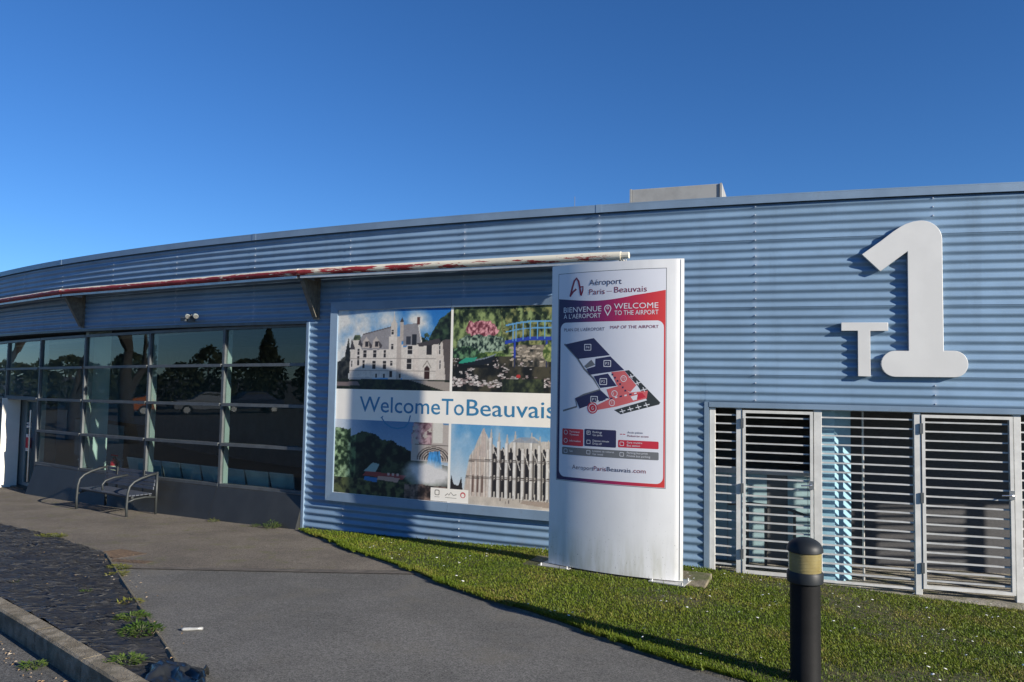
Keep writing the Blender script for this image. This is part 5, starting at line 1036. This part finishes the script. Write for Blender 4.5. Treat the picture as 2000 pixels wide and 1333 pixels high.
# white scrap on the path
lt = empty('litter_strip', (-2.50, 6.15, g(-2.5, 6.15)), .22, 'crushed white can lying alone on the grey footpath', 'litter')
MB().tube([(-.085, 0, .014), (-.07, 0, .015), (-.03, .004, .013), (.03, -.003, .014), (.07, 0, .014)], .014, 10, True, [.008, .013, .014, .011, .013]).build('can_body', mat('scuffed_white_metal', (.42, .42, .4), .35, .3, .15, 30), lt, True, True)
MB().tube([(.07, 0, .014), (.076, 0, .014)], .011, 10).build('can_end', M_alu, lt, False, True)
# crumpled end of plastic sheet by the kerb corner
n_ = 46; u, v = np.meshgrid(np.linspace(0, 1, n_), np.linspace(0, 1, n_)); bxy = np.array([(-2.40, 5.30), (-1.98, 5.16), (-1.80, 4.62), (-2.25, 4.72)])
X = (bxy[0, 0]*(1-u)+bxy[1, 0]*u)*(1-v)+(bxy[3, 0]*(1-u)+bxy[2, 0]*u)*v; Y = (bxy[0, 1]*(1-u)+bxy[1, 1]*u)*(1-v)+(bxy[3, 1]*(1-u)+bxy[2, 1]*u)*v
hh = np.abs(fbm(u*1.5+v*.9+3, v*2.4-u*1.6+7, 81, 2)-.5)*2; h2 = np.abs(fbm(u*4.5+9, v*5-u*3, 82, 2)-.5); edge = np.clip(np.minimum.reduce([u, 1-u, v, 1-v])*7, 0, 1)
Z = gz(X, Y)+.012+edge**.6*(.004+.05*np.clip(1-hh*3.6, 0, 1)+.035*h2)+.11*np.clip(u-.86, 0, 1)*7*np.clip((v-.15)*4, 0, 1)
X = X+.05*(fbm(u*5, v*5, 83, 3)-.5); Y = Y+.05*(fbm(u*5+9, v*5, 84, 3)-.5)
i_ = (np.arange(n_-1)[:, None]*n_+np.arange(n_-1)).ravel()
o = link('plastic_sheet', npmesh('plastic_sheet', np.c_[X.ravel(), Y.ravel(), Z.ravel()], np.c_[i_, i_+1, i_+1+n_, i_+n_], mat('black_plastic', (.022, .024, .025), .32, 0, .15, 4), False))
so = o.modifiers.new('solid', 'SOLIDIFY'); so.thickness = .004; tag(o, 'crumpled black plastic sheet bunched at the kerb corner', 'plastic sheet')

# ================================================================== ACROSS THE CAR PARK (seen reflected in the glass)
M_bark = mat('grey_bark', (.035, .031, .027), .9, 0, .25, 12, bump=.5, bs=40)
def bare_tree(name, x, y, h_, r_, label, seed):
    rg = random.Random(seed); root = empty(name, (x, y, g(x, y)-.2), 0, label, 'tree', 'bare trees across the car park'); T = MB(); C_ = MB()
    def grow(p, d_, L, rad, lev):
        pts = [p]; n_ = 4; dd = d_.copy()
        for i in range(n_): dd = (dd+Vector((rg.gauss(0, .12), rg.gauss(0, .12), .06))).normalized(); pts.append(pts[-1]+dd*L/n_)
        (T if lev == 0 else C_).tube(pts, rad, 7 if lev < 2 else 4, True, [rad*(1-.5*i/n_) for i in range(n_+1)])
        if lev >= 5 or rad < .006: return
        for k_ in range(3 if lev < 4 else 2):
            ax = Vector((rg.gauss(0, 1), rg.gauss(0, 1), rg.gauss(0, .3))).normalized(); nd = (dd+ax*rg.uniform(.45, .85)).normalized(); nd.z = max(nd.z, .05)
            grow(pts[-1] if k_ < 2 else pts[2], nd, L*rg.uniform(.58, .8), rad*.5*rg.uniform(.85, 1.1), lev+1)
    grow(Vector((0, 0, 0)), Vector((0, 0, 1)), h_*.36, r_, 0)
    T.build('trunk', M_bark, root, True, True); C_.build('crown', M_bark, root, False, True)
bare_tree('bare_tree', -21.5, 15.0, 9.5, .34, 'large bare tree reflected in the middle of the glazed front', 1)
bare_tree('bare_tree', -24.5, 18.7, 9, .24, 'bare tree reflected left of the column', 2)
bare_tree('bare_tree', -27, 24.6, 9, .28, 'bare tree reflected above the entrance door', 5)
def bushy(name, x, y, h_, rad, n_, label, seed, parent=None):
    rg = np.random.default_rng(seed); z_ = rg.random(n_)**.8; pr = rad*(np.sin(np.clip(z_*.92+.08, 0, 1)*np.pi)**.6)*(.75+.5*fbm(z_*5+seed, z_*0+seed, seed % 60, 3)); th = rg.uniform(0, 6.283, n_); rr = pr*np.sqrt(rg.uniform(.25, 1, n_))
    P = np.c_[rr*np.cos(th), rr*np.sin(th), .3+z_*(h_-.3)]; s_ = .22; d1 = rg.normal(0, 1, (n_, 3)); d1 /= np.linalg.norm(d1, axis=1)[:, None]; d2 = rg.normal(0, 1, (n_, 3)); d2 -= d1*(d1*d2).sum(1)[:, None]; d2 /= np.linalg.norm(d2, axis=1)[:, None]
    V = np.stack([P-d1*s_, P+d2*s_*.5, P+d1*s_, P-d2*s_*.5], 1).reshape(-1, 3); b = np.arange(n_)[:, None]*4
    root = empty(name, (x, y, g(x, y)-.15), 0, label, 'tree', 'trees at the far side of the car park')
    link('crown', npmesh('crown', V, b+[0, 1, 2, 3], M_ever), root, True); MB().tube([(0, 0, 0), (0, 0, h_*.5), (0, 0, h_*.85)], .12, 7, True, [.16, .1, .03]).build('trunk', M_bark, root, True, True)
M_ever = island('evergreen_foliage', [(0, (.010, .016, .008)), (.5, (.02, .03, .012)), (1, (.045, .05, .02))], .8)
rgt = random.Random(12); Y_ = -16.; i = 0
while Y_ < 52:
    tall = i in (3, 6, 13); h_ = 6.6 if tall else rgt.uniform(3.2, 4.9); rad = .8 if tall else rgt.uniform(1.6, 2.4)
    bushy('evergreen_tree', -53+rgt.uniform(-3, 3)-.0*Y_, Y_, h_, rad, 900, ('tall narrow' if tall else ['low round', 'broad', 'dense'][i % 3])+' dark evergreen in the tree row reflected in the glass', 300+i); Y_ += rad*1.25; i += 1
def car(x, y, rz, paint, label, van=False):
    root = empty('parked_car', (x, y, g(x, y)-.14), rz, label, 'car', 'vehicles parked across the way'); L, w_ = (4.8, 1.9) if van else (4.2, 1.72)
    prof = [(-L/2, .35), (-L/2, .85), (-L/2+.1, 1.0), (-L/2+.2, 1.9), (L/2-1.5, 1.95), (L/2-.75, 1.15), (L/2-.1, 1.0), (L/2, .8), (L/2, .35)] if van else [(-L/2, .35), (-L/2, .8), (-L/2+.12, .95), (-L/2+.6, 1.0), (-L/2+1.1, 1.42), (L/2-1.75, 1.45), (L/2-1.0, .98), (L/2-.15, .88), (L/2, .7), (L/2, .35)]
    B = MB(); n_ = len(prof); tuck = lambda z: w_/2*(1 if z < .98 else 1-.16*(z-.98)/.45)
    B.add([(a_, -tuck(z), z) for a_, z in prof]+[(a_, tuck(z), z) for a_, z in prof], [tuple(range(n_)), tuple(range(2*n_-1, n_-1, -1))]+[(q, (q+1) % n_, n_+(q+1) % n_, n_+q) for q in range(n_)]); B.build('body', paint, root, local=True, bevel=.05)
    for sy in (-1, 1):
        xa, xb = (L/2-1.55, L/2-1.0) if van else (-L/2+1.15, L/2-1.25); z0, z1 = (1.2, 1.75) if van else (1.02, 1.36); yy = sy*(tuck(1.2)+.012)
        MB().hexa([(xa-.2*(not van), yy, z0), (xb, yy, z0), (xb, yy-sy*.03, z0), (xa-.2*(not van), yy-sy*.03, z0), (xa+.05, yy-sy*.04, z1), (xb-.45, yy-sy*.04, z1), (xb-.45, yy-sy*.07, z1), (xa+.05, yy-sy*.07, z1)]).build('window', M_black, root, local=True)
        for xx in (-L/2+.75, L/2-.8):
            wl_ = MB().tube([(xx, sy*(w_/2-.18), .31), (xx, sy*(w_/2+.01), .31)], .31, 18).build('wheel', M_cap, root, local=True); MB().tube([(xx, sy*(w_/2+.011), .31), (xx, sy*(w_/2+.02), .31)], .18, 14).build('rim', M_alu, wl_, local=True)
        MB().box(L/2-.12, L/2+.01, sy*.55-.15, sy*.55+.15, .68, .8).build('headlight', M_pwhite, root, local=True)
pt = lambda n_, c_: mat(n_, c_, .25, .2, .02)
car(-43, 13.8, 1.5, pt('orange_paint', (.40, .11, .02)), 'orange van reflected low in the glass beside the bare tree', True)
car(-43, 8.2, 1.6, pt('silver_paint', (.22, .23, .25)), 'silver car reflected right of the orange van')
car(-43.5, 2.0, 1.55, pt('blue_paint', (.02, .03, .07)), 'dark blue car reflected in the right half of the glass')
car(-42.5, -5.4, 1.62, pt('white_paint', (.35, .35, .36)), 'white car reflected near the right end of the glass')
